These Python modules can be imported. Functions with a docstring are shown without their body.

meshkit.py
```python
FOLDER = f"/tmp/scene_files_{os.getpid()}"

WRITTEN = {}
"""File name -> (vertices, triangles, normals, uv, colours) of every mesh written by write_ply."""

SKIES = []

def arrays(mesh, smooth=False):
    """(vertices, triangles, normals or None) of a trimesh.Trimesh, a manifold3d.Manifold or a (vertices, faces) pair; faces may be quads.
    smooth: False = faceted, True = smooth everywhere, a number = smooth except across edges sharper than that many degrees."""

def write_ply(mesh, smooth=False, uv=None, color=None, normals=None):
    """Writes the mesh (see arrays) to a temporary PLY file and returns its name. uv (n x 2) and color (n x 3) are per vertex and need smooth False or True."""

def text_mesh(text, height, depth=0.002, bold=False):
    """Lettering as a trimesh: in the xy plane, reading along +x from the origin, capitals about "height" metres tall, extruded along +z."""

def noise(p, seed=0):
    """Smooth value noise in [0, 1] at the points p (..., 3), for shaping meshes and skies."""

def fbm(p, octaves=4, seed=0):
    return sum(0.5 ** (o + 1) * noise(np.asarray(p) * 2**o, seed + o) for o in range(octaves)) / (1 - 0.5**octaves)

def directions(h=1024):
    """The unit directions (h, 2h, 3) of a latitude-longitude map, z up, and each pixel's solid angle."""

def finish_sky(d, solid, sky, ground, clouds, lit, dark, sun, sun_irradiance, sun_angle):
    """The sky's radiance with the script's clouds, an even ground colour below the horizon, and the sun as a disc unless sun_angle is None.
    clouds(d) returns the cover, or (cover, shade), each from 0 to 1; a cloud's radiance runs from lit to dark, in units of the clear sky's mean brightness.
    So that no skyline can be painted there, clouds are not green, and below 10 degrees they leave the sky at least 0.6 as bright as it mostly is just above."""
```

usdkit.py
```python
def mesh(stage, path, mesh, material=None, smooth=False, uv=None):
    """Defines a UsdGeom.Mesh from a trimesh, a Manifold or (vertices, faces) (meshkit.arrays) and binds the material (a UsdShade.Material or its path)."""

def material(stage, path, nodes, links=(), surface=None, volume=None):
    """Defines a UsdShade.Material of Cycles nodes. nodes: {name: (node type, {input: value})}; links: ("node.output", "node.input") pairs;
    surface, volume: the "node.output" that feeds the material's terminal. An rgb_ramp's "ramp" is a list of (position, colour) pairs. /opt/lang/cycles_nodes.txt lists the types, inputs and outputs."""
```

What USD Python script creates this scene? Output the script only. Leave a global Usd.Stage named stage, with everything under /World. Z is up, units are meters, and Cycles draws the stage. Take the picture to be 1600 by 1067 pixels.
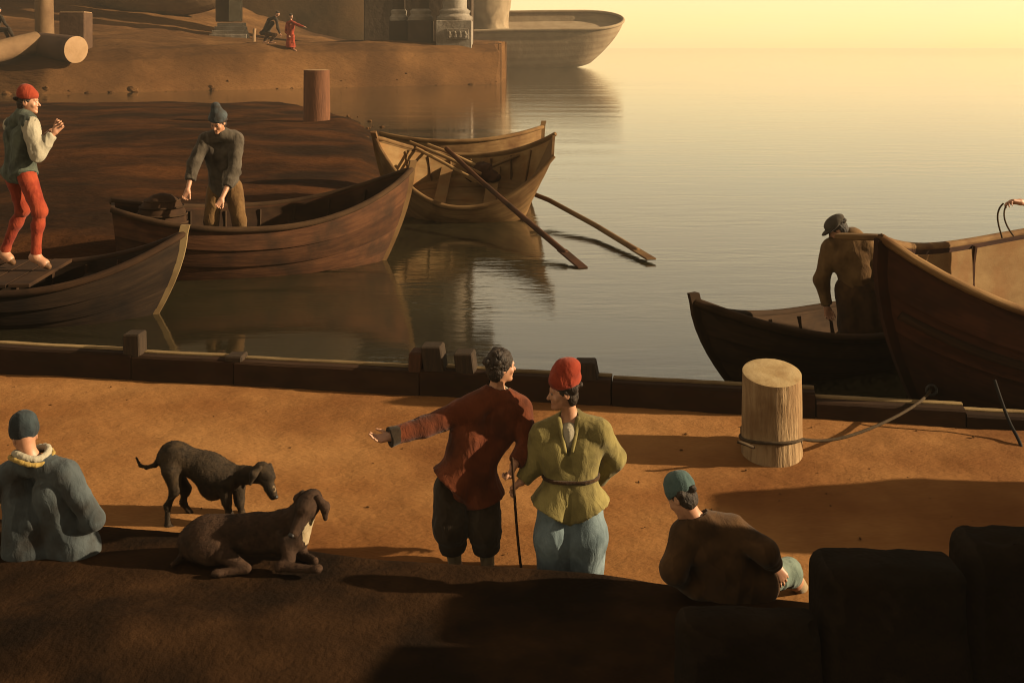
import math, random
import numpy as np
import trimesh, manifold3d, usdkit, meshkit
from pxr import Usd, UsdGeom, UsdLux, UsdShade, Gf, Sdf, Vt

random.seed(7); rng = np.random.default_rng(7)
stage = Usd.Stage.CreateInMemory()
UsdGeom.SetStageUpAxis(stage, 'Z'); UsdGeom.SetStageMetersPerUnit(stage, 1.0)
UsdGeom.Xform.Define(stage, '/World'); UsdGeom.Scope.Define(stage, '/World/Looks')

# ------------------------------------------------------------------ camera
F, EYE, HZ = 1800.0, 3.35, 75.0          # focal length in pixels of a 1600 wide frame, eye height over the water, row of the horizon
cam = UsdGeom.Camera.Define(stage, '/World/camera')
cam.CreateHorizontalApertureAttr(36.0); cam.CreateVerticalApertureAttr(24.0)
cam.CreateFocalLengthAttr(36.0 * F / 1600)
cam.CreateVerticalApertureOffsetAttr(-(533.5 - HZ) / 1600 * 36.0)
cam.CreateClippingRangeAttr(Gf.Vec2f(0.1, 20000))
cam.AddTranslateOp().Set(Gf.Vec3d(0, 0, EYE)); cam.AddRotateXOp().Set(90.0)
cam.CreateExposureAttr(1.84)

# ------------------------------------------------------------------ sun and sky
SUN_AZ, SUN_EL = math.radians(96), math.radians(20)       # azimuth from +y towards +x
SKY_STRENGTH, SUN_INT = 0.063, 1.25
sd = np.array([math.sin(SUN_AZ) * math.cos(SUN_EL), math.cos(SUN_AZ) * math.cos(SUN_EL), math.sin(SUN_EL)])
dome = UsdLux.DomeLight.Define(stage, '/World/sky')
sky = usdkit.material(stage, '/World/Looks/sky', {
    's': ('sky_texture', {'sky_type': 'single_scattering', 'sun_disc': False, 'sun_elevation': SUN_EL, 'sun_rotation': SUN_AZ,
                          'altitude': 0.0, 'air_density': 1.05, 'aerosol_density': 0.35, 'ozone_density': 1.0}),
    'tint': ('mix_color', {'blend_type': 'multiply', 'fac': 1.0, 'b': (1.0, 0.765, 0.50)}),
    'tc': ('texture_coordinate', {}), 'mp': ('mapping', {'scale': (2.0, 2.0, 9.0)}), 'cn': ('noise_texture', {'scale': 1.0, 'detail': 6, 'roughness': .55, 'distortion': .5}),
    'cr': ('map_range', {'from_min': .34, 'from_max': .66, 'to_min': .22, 'to_max': .62, 'clamp': True}), 'cl': ('mix_color', {'blend_type': 'mix', 'b': (4.8, 3.4, 1.95), 'use_clamp': False, 'use_clamp_result': False}),
    'bg': ('background_shader', {'strength': SKY_STRENGTH})},
    [('s.color', 'tint.a'), ('tint.result', 'cl.a'), ('tc.generated', 'mp.vector'), ('mp.vector', 'cn.vector'), ('cn.fac', 'cr.value'), ('cr.result', 'cl.fac'), ('cl.result', 'bg.color')], surface='bg.background')
UsdShade.MaterialBindingAPI.Apply(dome.GetPrim()).Bind(sky)
sun = UsdLux.DistantLight.Define(stage, '/World/sun')
sun.CreateIntensityAttr(SUN_INT); sun.CreateAngleAttr(0.6); sun.CreateNormalizeAttr(True)
sun.CreateColorAttr(Gf.Vec3f(1.0, 0.80, 0.52))
sun.AddRotateZOp().Set(-math.degrees(SUN_AZ)); sun.AddRotateXOp().Set(-(90 - math.degrees(SUN_EL)))

# ------------------------------------------------------------------ helpers
used = {}
def nm(parent, name):
    k = (parent, name); used[k] = used.get(k, -1) + 1
    return f"{parent}/{name}" + (f"_{used[k]:03d}" if used[k] else '')

def tag(p, label=None, cat=None, group=None, kind=None):
    for k, v in (('label', label), ('category', cat), ('group', group), ('kind', kind)):
        if v: p.SetCustomDataByKey(k, v)
    return p

class Thing:
    def __init__(s, name, label, cat, base=(0, 0, 0), rz=0.0, group=None, kind=None):
        s.path = nm('/World', name); s.base = np.asarray(base, float)
        x = UsdGeom.Xform.Define(stage, s.path); x.AddTranslateOp().Set(Gf.Vec3d(*map(float, s.base)))
        s.rz = rz
        if rz: x.AddRotateZOp().Set(math.degrees(rz))
        s.prim = tag(x.GetPrim(), label, cat, group, kind)
    def add(s, name, m, mat, smooth=False, uv=None, under=None, label=None, local=False, kind=None):
        v, f = vf(m)
        if not local:
            v = v - s.base
            if s.rz: c_, n_ = math.cos(s.rz), math.sin(s.rz); v = v @ np.array([[c_, -n_, 0], [n_, c_, 0], [0, 0, 1.0]])
        path = nm(under or s.path, name)
        p = usdkit.mesh(stage, path, (v, f), mat, smooth, uv)
        tag(p.GetPrim(), label, None, None, kind)
        return path

def vf(m):
    if hasattr(m, 'to_mesh'):
        q = m.to_mesh(); return np.array(q.vert_properties[:, :3], float), np.array(q.tri_verts)
    if isinstance(m, (tuple, list)): return np.asarray(m[0], float), np.asarray(m[1], int)
    return np.array(m.vertices, float), np.array(m.faces)

def solo(name, m, mat, label=None, cat=None, group=None, kind=None, smooth=False, uv=None):
    p = usdkit.mesh(stage, nm('/World', name), vf(m), mat, smooth, uv)
    tag(p.GetPrim(), label, cat, group, kind); return p

def cat_(ms):
    return trimesh.util.concatenate([m if isinstance(m, trimesh.Trimesh) else trimesh.Trimesh(*vf(m), process=False) for m in ms])

def P(px, py, d):
    return np.array([(px - 800) / F * d, d, EYE - (py - HZ) / F * d])
def onz(px, py, z):
    return P(px, py, (EYE - z) * F / (py - HZ))
def unit(v):
    v = np.asarray(v, float); return v / (np.linalg.norm(v) + 1e-12)
def lerp(a, b, t): return np.asarray(a, float) * (1 - t) + np.asarray(b, float) * t

# ---- procedural materials
ALB = 0.285
def M(name, a, b, scale=6, rough=0.8, bump=0.4, bscale=60, bdist=0.01, stretch=(1, 1, 1), spec=0.10, coord='pos', lo=0.35, hi=0.65,
      c=None, cscale=1.2, clo=0.45, chi=0.7, vary=0.0, sheen=0.0, bump2=None, detail=6):
    a, b = tuple(np.array(a) * ALB), tuple(np.array(b) * ALB); c = None if c is None else tuple(np.array(c) * ALB)
    n = {'geo': ('geometry', {}), 'map': ('mapping', {'scale': stretch}),
         'n1': ('noise_texture', {'scale': scale, 'detail': detail, 'roughness': 0.62}),
         'r1': ('rgb_ramp', {'ramp': [(0, a), (lo, a), (hi, b), (1, b)]}),
         'n2': ('noise_texture', {'scale': bscale, 'detail': 5, 'roughness': 0.6}),
         'bp': ('bump', {'strength': bump, 'distance': bdist}),
         'p': ('principled_bsdf', {'roughness': rough, 'specular_ior_level': spec, 'sheen_weight': sheen})}
    l = [('map.vector', 'n1.vector'), ('map.vector', 'n2.vector'), ('n1.fac', 'r1.fac'), ('n2.fac', 'bp.height'), ('bp.normal', 'p.normal')]
    if coord == 'pos': l.append(('geo.position', 'map.vector'))
    else:
        n['at'] = ('attribute', {'attribute': 'st'}); l.append(('at.vector', 'map.vector'))
    col = 'r1.color'
    if c is not None:
        n['n3'] = ('noise_texture', {'scale': cscale, 'detail': 5, 'roughness': 0.55})
        n['r3'] = ('map_range', {'from_min': clo, 'from_max': chi, 'clamp': True})
        n['mx'] = ('mix_color', {'blend_type': 'mix', 'b': c})
        l += [('geo.position', 'n3.vector'), ('n3.fac', 'r3.value'), ('r3.result', 'mx.fac'), (col, 'mx.a')]
        col = 'mx.result'
    if vary:
        n['oi'] = ('object_info', {}); n['vr'] = ('map_range', {'to_min': 1 - vary, 'to_max': 1 + vary})
        n['vm'] = ('vector_math', {'math_type': 'scale'})
        l += [('oi.random', 'vr.value'), ('vr.result', 'vm.scale'), (col, 'vm.vector1')]
        col = 'vm.vector'
    if bump2:
        n['m4'] = ('mapping', {'scale': bump2[3]}); n['n4'] = ('noise_texture', {'scale': bump2[0], 'detail': 3, 'roughness': .5, 'distortion': 1.3})
        n['bp4'] = ('bump', {'strength': bump2[1], 'distance': bump2[2]})
        l += [('geo.position', 'm4.vector'), ('m4.vector', 'n4.vector'), ('n4.fac', 'bp4.height'), ('bp4.normal', 'bp.normal')]
    l.append((col, 'p.base_color'))
    return usdkit.material(stage, '/World/Looks/' + name, n, l, surface='p.BSDF')

def wood(name, a, b, c=None, rough=0.85, bump=0.6, vary=0.26, spec=0.06):
    return M(name, a, b, scale=1.0, rough=rough, bump=bump, bscale=1.6, bdist=0.012, stretch=(2.2, 34, 1), coord='uv', c=c, cscale=2.3, vary=vary, spec=spec, detail=8)

W_DARK = wood('dark_wet_wood', (.048, .023, .011), (.092, .044, .019), (.034, .017, .009))
W_RED = wood('red_brown_wood', (.085, .034, .016), (.15, .062, .026), (.05, .026, .014))
W_TAN = wood('tan_wood', (.23, .12, .045), (.38, .22, .09), (.17, .08, .03))
W_TANIN = wood('tan_inner_wood', (.34, .19, .075), (.46, .28, .12), (.36, .17, .06))
W_HULL = wood('barge_hull_wood', (.062, .022, .011), (.105, .038, .018), (.042, .018, .010))
W_GREY = wood('brown_grey_wood', (.060, .031, .014), (.10, .052, .023), (.042, .022, .011))
W_BLACK = wood('black_brown_wood', (.024, .013, .007), (.048, .026, .013), (.018, .011, .007))
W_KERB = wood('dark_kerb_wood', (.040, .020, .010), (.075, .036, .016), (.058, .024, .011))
W_LITEDGE = wood('painted_highlight_wood', (.36, .23, .10), (.5, .34, .16), (.26, .15, .06))  # pale tone stands in for sunlight on the kerb edge and a bow
W_POST = M('post_wood', (.045, .028, .016), (.085, .05, .026), scale=5, stretch=(9, 9, 1.2), bscale=8, bdist=.02, rough=.8)
W_BARK = M('bollard_wood', (.44, .26, .12), (.62, .40, .20), scale=3, stretch=(7, 7, 0.9), bscale=5, bdist=.03, bump=.7, lo=.42, hi=.58, c=(.30, .155, .06), cscale=2.2, rough=.85)
W_REDPOST = M('red_post_wood', (.16, .06, .025), (.26, .10, .04), scale=1, stretch=(7, 7, 1), bscale=3, bdist=.05, rough=.8)
W_FAR = M('far_timber', (.22, .12, .055), (.33, .19, .09), scale=.6, stretch=(1, 1, 1), bscale=2.5, bdist=.08, rough=.85)
W_FARDK = M('far_dark_timber', (.10, .05, .026), (.16, .085, .045), scale=.6, bscale=2.5, bdist=.08, rough=.85)
W_FAREND = M('far_cut_wood', (.46, .27, .13), (.56, .34, .18), scale=1.2, bscale=3, bdist=.03, rough=.85)
GROUND = M('quay_earth', (.40, .165, .049), (.58, .275, .092), scale=1.1, stretch=(.55, 1.3, 1), rough=.95, bump=.55, bscale=26, bdist=.02, spec=.04, c=(.27, .10, .03), cscale=.5, clo=.46, chi=.66)
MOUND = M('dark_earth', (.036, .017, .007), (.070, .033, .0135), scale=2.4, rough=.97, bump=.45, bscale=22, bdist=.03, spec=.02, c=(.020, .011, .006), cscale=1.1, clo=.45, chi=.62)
SPIT = M('shade_tinted_sand', (.052, .020, .007), (.13, .047, .014), scale=.7, stretch=(.6, 1, 1), rough=.92, bump=.9, bscale=4, bdist=.09, spec=.02, c=(.034, .016, .007), cscale=.30, clo=.42, chi=.6)  # dark tone puts the dim light of the left side into the colour
BANK = M('bank_earth', (.17, .075, .026), (.29, .138, .048), scale=.12, stretch=(.6, 1, 2.2), rough=.95, bump=.7, bscale=1.2, bdist=.3, spec=.03, c=(.10, .046, .017), cscale=.07, clo=.42, chi=.62)
HILL = M('added_hill_dark', (.05, .027, .011), (.085, .044, .017), scale=.05, rough=.95, bump=.35, bscale=.2, bdist=1.2, spec=.02, c=(.036, .026, .012), cscale=.06)  # dark tone chosen so the hill reflects dark in the water
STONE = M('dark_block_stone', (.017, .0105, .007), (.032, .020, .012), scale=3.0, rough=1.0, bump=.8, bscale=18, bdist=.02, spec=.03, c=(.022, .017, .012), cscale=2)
GSTONE = M('grey_ruin_stone', (.34, .26, .18), (.50, .41, .31), scale=.8, rough=.9, bump=.7, bscale=3, bdist=.08, spec=.15, c=(.22, .155, .10), cscale=.35)
BSTONE = M('brown_ruin_stone', (.10, .06, .034), (.17, .105, .06), scale=.5, rough=.9, bump=.7, bscale=2, bdist=.1, spec=.1, c=(.07, .045, .025), cscale=.2)
ROPE = M('rope_fibre', (.075, .045, .022), (.12, .075, .036), scale=30, stretch=(1, 1, 1), bscale=160, bdist=.004, rough=.9)
ROPEDK = M('dark_rope_fibre', (.018, .014, .012), (.035, .026, .02), scale=30, bscale=160, bdist=.004, rough=.85)
SKIN = M('skin', (.62, .27, .14), (.74, .36, .19), scale=18, rough=.55, bump=.15, bscale=160, bdist=.002, spec=.35)
SKINRED = M('ruddy_skin', (.44, .145, .075), (.52, .20, .10), scale=18, rough=.55, bump=.15, bscale=160, bdist=.002, spec=.35)
HAIR = M('dark_hair', (.030, .018, .011), (.07, .043, .025), scale=40, stretch=(1, 1, .4), rough=.65, bump=.9, bscale=90, bdist=.012, spec=.15)
EYE_M = M('eye', (.02, .012, .01), (.03, .02, .015), rough=.25, spec=.6)
def cloth(name, a, b, c=None, sheen=.04, scale=4):
    return M(name, a, b, scale=scale, rough=.95, bump=.45, bscale=120, bdist=.005, spec=.05, c=c, cscale=5, sheen=sheen, clo=.45, chi=.68, bump2=(13, .6, .018, (1, 1, .45)))
C_RUST = cloth('rust_cloth', (.175, .042, .015), (.26, .068, .025), (.10, .029, .013))
C_DKBR = cloth('dark_brown_cloth', (.034, .021, .012), (.066, .043, .025), (.075, .056, .038))
C_OLIVE = cloth('olive_cloth', (.33, .26, .088), (.47, .375, .135), (.22, .17, .062))
C_BLUE = cloth('blue_cloth', (.21, .27, .29), (.32, .40, .42), (.14, .185, .20))
C_RED = cloth('red_cloth', (.40, .055, .024), (.50, .085, .035), (.28, .035, .018))
C_WHITE = cloth('white_linen', (.52, .44, .31), (.62, .54, .39))
C_YEL = cloth('yellow_linen', (.48, .30, .07), (.6, .4, .12))
C_BROWN = cloth('brown_cloth', (.095, .046, .018), (.15, .074, .028), (.055, .028, .013))
C_TEAL = cloth('teal_cloth', (.075, .125, .12), (.13, .19, .175), (.045, .075, .075))
C_PTEAL = cloth('pale_teal_cloth', (.22, .28, .22), (.32, .37, .29), (.16, .20, .16))
C_SLATE = cloth('slate_cloth', (.068, .080, .084), (.13, .148, .15), (.055, .046, .038))
C_DKTEAL = cloth('dark_teal_cloth', (.034, .048, .056), (.075, .095, .10), (.03, .030, .03))
C_TAUPE = cloth('taupe_cloth', (.10, .078, .055), (.16, .125, .09), (.06, .045, .032))
C_OCHRE = cloth('ochre_brown_cloth', (.20, .105, .038), (.28, .155, .06), (.14, .07, .026))
C_GTEAL = cloth('grey_teal_cloth', (.10, .115, .085), (.17, .185, .135), (.06, .065, .05))
LEATHER = M('shoe_leather', (.16, .07, .03), (.24, .12, .05), scale=20, rough=.6, bump=.3, bscale=90, bdist=.003)
DKLEATH = M('dark_shoe_leather', (.02, .014, .01), (.035, .024, .016), scale=20, rough=.6, bump=.3, bscale=90, bdist=.003)
STOCK = cloth('pale_stocking', (.42, .29, .15), (.52, .38, .21))
FUR = M('dark_fur', (.032, .021, .012), (.075, .047, .025), scale=22, rough=.85, bump=.8, bscale=150, bdist=.006, c=(.10, .06, .028), cscale=7, clo=.5, chi=.7)
FURBR = M('brown_fur', (.060, .030, .016), (.10, .05, .026), scale=22, rough=.85, bump=.8, bscale=150, bdist=.006, c=(.035, .020, .012), cscale=7)
FURLT = M('tan_fur', (.20, .125, .065), (.30, .2, .11), scale=22, rough=.85, bump=.8, bscale=150, bdist=.006)
FURWH = M('white_fur', (.5, .36, .2), (.62, .48, .3), scale=22, rough=.85, bump=.8, bscale=150, bdist=.006)
NOSE = M('wet_nose', (.015, .011, .01), (.02, .015, .012), rough=.5, spec=.25)

# ------------------------------------------------------------------ implicit modelling: rounded cones and ellipsoids, blended and meshed
class Rc:
    def __init__(s, a, b, ra, rb, cap=False, k=None):
        s.a, s.b, s.ra, s.rb, s.cap, s.k = np.asarray(a, float), np.asarray(b, float), ra, rb, cap, k
        if np.linalg.norm(s.b - s.a) < 1e-6: s.b = s.a + np.array([0, 0, 1e-4])
        R = max(ra, rb); s.lo, s.hi = np.minimum(s.a, s.b) - R, np.maximum(s.a, s.b) + R
    def __call__(s, X, Y, Z):
        ba = s.b - s.a; l2 = ba @ ba
        x, y, z = X - s.a[0], Y - s.a[1], Z - s.a[2]
        t0 = (x * ba[0] + y * ba[1] + z * ba[2]) / l2; t = np.clip(t0, 0, 1)
        d = np.sqrt((x - t * ba[0]) ** 2 + (y - t * ba[1]) ** 2 + (z - t * ba[2]) ** 2) - (s.ra + (s.rb - s.ra) * t)
        if s.cap: d = np.maximum(d, (t0 - 1) * math.sqrt(l2))
        return d
class El:
    def __init__(s, c, r, axes=None, k=None):
        s.c, s.r, s.k = np.asarray(c, float), np.asarray(r, float), k
        s.A = np.eye(3) if axes is None else np.asarray(axes, float)
        e = np.abs(s.A.T) @ s.r; s.lo, s.hi = s.c - e, s.c + e
    def __call__(s, X, Y, Z):
        x, y, z = X - s.c[0], Y - s.c[1], Z - s.c[2]
        q = [s.A[i, 0] * x + s.A[i, 1] * y + s.A[i, 2] * z for i in range(3)]
        k0 = np.sqrt(sum((q[i] / s.r[i]) ** 2 for i in range(3))); k1 = np.sqrt(sum((q[i] / s.r[i] ** 2) ** 2 for i in range(3)))
        return k0 * (k0 - 1) / np.maximum(k1, 1e-9)

class Bx:
    'a box with rounded edges'
    def __init__(s, c, size, r, axes=None, k=None):
        s.c, s.h, s.r, s.k = np.asarray(c, float), np.asarray(size, float) / 2, r, k
        s.A = np.eye(3) if axes is None else np.asarray(axes, float)
        e = np.abs(s.A.T) @ s.h; s.lo, s.hi = s.c - e, s.c + e
    def __call__(s, X, Y, Z):
        x, y, z = X - s.c[0], Y - s.c[1], Z - s.c[2]
        q = [np.abs(s.A[i, 0] * x + s.A[i, 1] * y + s.A[i, 2] * z) - (s.h[i] - s.r) for i in range(3)]
        return np.sqrt(sum(np.maximum(a, 0) ** 2 for a in q)) + np.minimum(np.maximum(np.maximum(q[0], q[1]), q[2]), 0) - s.r

def nets(D, o, h):
    S = D < 0
    nx, ny, nz = D.shape
    sl = lambda i, n: slice(i, n - 1 + i)
    C = [(i, j, k) for i in (0, 1) for j in (0, 1) for k in (0, 1)]
    cnt = sum(S[sl(i, nx), sl(j, ny), sl(k, nz)].astype(np.int8) for i, j, k in C)
    act = (cnt > 0) & (cnt < 8)
    I = np.argwhere(act)
    if not len(I): return np.zeros((0, 3)), np.zeros((0, 3), int)
    val = {c: D[I[:, 0] + c[0], I[:, 1] + c[1], I[:, 2] + c[2]].astype(float) for c in C}
    acc, n = np.zeros((len(I), 3)), np.zeros(len(I))
    for c in C:
        for ax in range(3):
            if c[ax] == 0:
                e = list(c); e[ax] = 1; d0, d1 = val[c], val[tuple(e)]
                m = (d0 < 0) != (d1 < 0)
                t = d0[m] / (d0[m] - d1[m]); q = np.tile(np.array(c, float), (m.sum(), 1)); q[:, ax] = t
                acc[m] += q; n[m] += 1
    V = (I + acc / n[:, None]) * h + o
    idx = -np.ones(act.shape, np.int64); idx[tuple(I.T)] = np.arange(len(I))
    quads = []
    for ax in range(3):
        u, v = (ax + 1) % 3, (ax + 2) % 3
        a = [slice(None)] * 3; b = [slice(None)] * 3
        a[ax] = slice(0, -1); b[ax] = slice(1, None)
        E = np.argwhere(S[tuple(a)] != S[tuple(b)])
        ok = (E[:, u] > 0) & (E[:, v] > 0) & (E[:, u] < D.shape[u] - 1) & (E[:, v] < D.shape[v] - 1)
        E = E[ok]
        inside = S[tuple(E.T)]
        def g(du, dv):
            q = E.copy(); q[:, u] -= du; q[:, v] -= dv; return idx[tuple(q.T)]
        q = np.stack([g(1, 1), g(0, 1), g(0, 0), g(1, 0)], 1)
        q[~inside] = q[~inside][:, ::-1]
        quads.append(q)
    q = np.vstack(quads); q = q[(q >= 0).all(1)]
    return V, np.vstack([q[:, [0, 1, 2]], q[:, [0, 2, 3]]])

def blend(add, h, k=0.03, sub=(), slab=None, half=()):
    """add: prims blended; sub: prims carved out; slab: (point, axis, half width) keeps a band; half: (point, normal) keeps what lies behind."""
    lo = np.min([p.lo for p in add], 0) - 2.5 * h - k * .3; hi = np.max([p.hi for p in add], 0) + 2.5 * h + k * .3
    n = np.ceil((hi - lo) / h).astype(int) + 1
    ax = [(lo[i] + np.arange(n[i]) * h).astype(np.float32) for i in range(3)]
    D = np.full(n, 0.5, np.float32)
    def window(p, m):
        i0 = np.maximum(np.floor((p.lo - m - lo) / h).astype(int), 0); i1 = np.minimum(np.ceil((p.hi + m - lo) / h).astype(int) + 1, n)
        s = tuple(slice(a, b) for a, b in zip(i0, i1))
        return s, (ax[0][s[0]][:, None, None], ax[1][s[1]][None, :, None], ax[2][s[2]][None, None, :])
    for p in add:
        kk = p.k if p.k is not None else k
        s, g = window(p, kk + 2.5 * h)
        d = p(*g).astype(np.float32); a = D[s]
        if kk > 0:
            e = np.maximum(kk - np.abs(a - d), 0) / kk; D[s] = np.minimum(a, d) - e * e * kk * .25
        else: D[s] = np.minimum(a, d)
    for p in sub:
        kk = p.k if p.k is not None else .008
        s, g = window(p, kk + 2.5 * h)
        d = -p(*g).astype(np.float32); a = D[s]
        e = np.maximum(kk - np.abs(a - d), 0) / kk; D[s] = np.maximum(a, d) + e * e * kk * .25
    G = (ax[0][:, None, None], ax[1][None, :, None], ax[2][None, None, :])
    if slab is not None:
        c, u, w = slab; u = unit(u)
        D = np.maximum(D, np.abs((G[0] - c[0]) * u[0] + (G[1] - c[1]) * u[1] + (G[2] - c[2]) * u[2]) - w)
    for c, u in half:
        u = unit(u); D = np.maximum(D, (G[0] - c[0]) * u[0] + (G[1] - c[1]) * u[1] + (G[2] - c[2]) * u[2])
    return nets(D, lo, h)

def vnorm(v, f):
    n = np.zeros_like(v); c = np.cross(v[f[:, 1]] - v[f[:, 0]], v[f[:, 2]] - v[f[:, 0]])
    for k in range(3): np.add.at(n, f[:, k], c)
    return n / np.maximum(np.linalg.norm(n, axis=1, keepdims=True), 1e-12)
def folds(m, amp, freq, seed=0, stretch=(1, 1, .45), ridge=.32):
    """soft swells and sharper ridges pushed along the normals, outward more than inward"""
    v, f = m; q = v * np.asarray(stretch) * freq
    warp = meshkit.fbm(q * .6, 2, seed + 9)[:, None]
    w = (meshkit.fbm(q + 1.5 * warp, 3, seed) - .5) * 2
    g = 1 - np.abs(2 * meshkit.noise(q * 1.45 + 2.2 * warp + 7.7, seed + 3) - 1); g = g ** 3
    return v + vnorm(v, f) * (amp * (w * .7 + ridge * 2.0 * (g - .25)))[:, None], f

def union(parts):
    try:
        ms = []
        for v, f in parts:
            t = manifold3d.Manifold(manifold3d.Mesh(v.astype(np.float32), f.astype(np.uint32)))
            if t.status() != manifold3d.Error.NoError: raise ValueError
            ms.append(t)
        out = ms[0]
        for t in ms[1:]: out = out + t
        return vf(out)
    except Exception:
        at, V, Fc = 0, [], []
        for v, f in parts: V.append(v); Fc.append(f + at); at += len(v)
        return np.vstack(V), np.vstack(Fc)

# ------------------------------------------------------------------ people
def hand_prims(wrist, d, n, s=1.0, curl=.35, side=1, thumb=.5, spread=.12):
    """wrist point, direction of the fingers, outward normal of the palm, side: which way the thumb lies along n x d."""
    d = unit(d); n = unit(n - d * (n @ d)); t = np.cross(n, d) * side      # t points to the thumb
    out = []
    base = wrist
    for i, (o, L, r) in enumerate(((.030, .072, .0085), (.010, .080, .009), (-.011, .074, .0087), (-.030, .058, .0075))):
        k = wrist + (d * (.088 - abs(o - .005) * .25) + t * o) * s
        out.append(Rc(base + t * o * .45 * s, k, .017 * s, .0125 * s, k=.02 * s))
        a, q = 0.0, k; dd = unit(d + t * spread * (o / .03))
        for j, (fr, cu) in enumerate(((.45, .8), (.32, 1.0), (.23, .8))):
            a += curl * cu * (1 + .18 * i)
            e = q + (dd * math.cos(a) + n * math.sin(a)) * L * fr * s
            out.append(Rc(q, e, r * s * (1 - .09 * j), r * s * (.93 - .1 * j), k=.005 * s)); q = e
    k = wrist + (d * .022 + t * .026) * s
    out.append(Rc(wrist, k, .017 * s, .016 * s, k=.02 * s))
    q = k; a = 0
    for L, r, ang in ((.038, .0125, thumb), (.030, .0105, thumb * .75), (.024, .0085, thumb * .5)):
        e = q + (d * math.cos(ang) + t * math.sin(ang) * .9 + n * .28) * L * s
        out.append(Rc(q, e, r * s, r * s * .9, k=.008 * s)); q = e
    return out

def head_prims(c, fw, up, s=1.0):
    fw = unit(fw); up = unit(up - fw * (up @ fw)); rt = np.cross(fw, up); A = np.stack([rt, fw, up])
    p = lambda r, f, u: c + (rt * r + fw * f + up * u) * s
    add = [El(p(0, -.008, .025), np.array([.073, .094, .092]) * s, A), El(p(0, .03, -.02), np.array([.062, .068, .085]) * s, A),
           Rc(p(0, .02, -.05), p(0, .062, -.092), .050 * s, .027 * s, k=.03 * s), El(p(0, .082, -.098), np.array([.022, .02, .018]) * s, A, k=.015 * s),
           Rc(p(0, .088, .012), p(0, .115, -.028), .008 * s, .0125 * s, k=.008 * s), Rc(p(.012, .097, -.033), p(-.012, .097, -.033), .0085 * s, .0085 * s, k=.006 * s),
           Rc(p(-.04, .077, .028), p(.04, .077, .028), .011 * s, .011 * s, k=.015 * s),
           El(p(.042, .066, -.025), np.array([.022, .02, .022]) * s, A, k=.02 * s), El(p(-.042, .066, -.025), np.array([.022, .02, .022]) * s, A, k=.02 * s),
           Rc(p(-.020, .090, -.056), p(.020, .090, -.056), .0065 * s, .0065 * s, k=.006 * s), Rc(p(-.016, .089, -.069), p(.016, .089, -.069), .0075 * s, .0075 * s, k=.006 * s)]
    for q in (-1, 1):
        add += [El(p(q * .076, -.012, -.005), np.array([.009, .022, .033]) * s, A, k=.008 * s), Rc(p(q * .022, .093, .006), p(q * .040, .084, .006), .0062 * s, .0055 * s, k=.004 * s)]
    sub = [El(p(q * .030, .100, .008), np.array([.017, .012, .010]) * s, A, k=.012 * s) for q in (-1, 1)]
    sub += [Rc(p(-.018, .099, -.0625), p(.018, .099, -.0625), .0022 * s, .0022 * s, k=.004 * s)]
    sub += [El(p(q * .086, -.010, -.003), np.array([.006, .011, .019]) * s, A, k=.006 * s) for q in (-1, 1)]
    return add, sub, p, A

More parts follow.
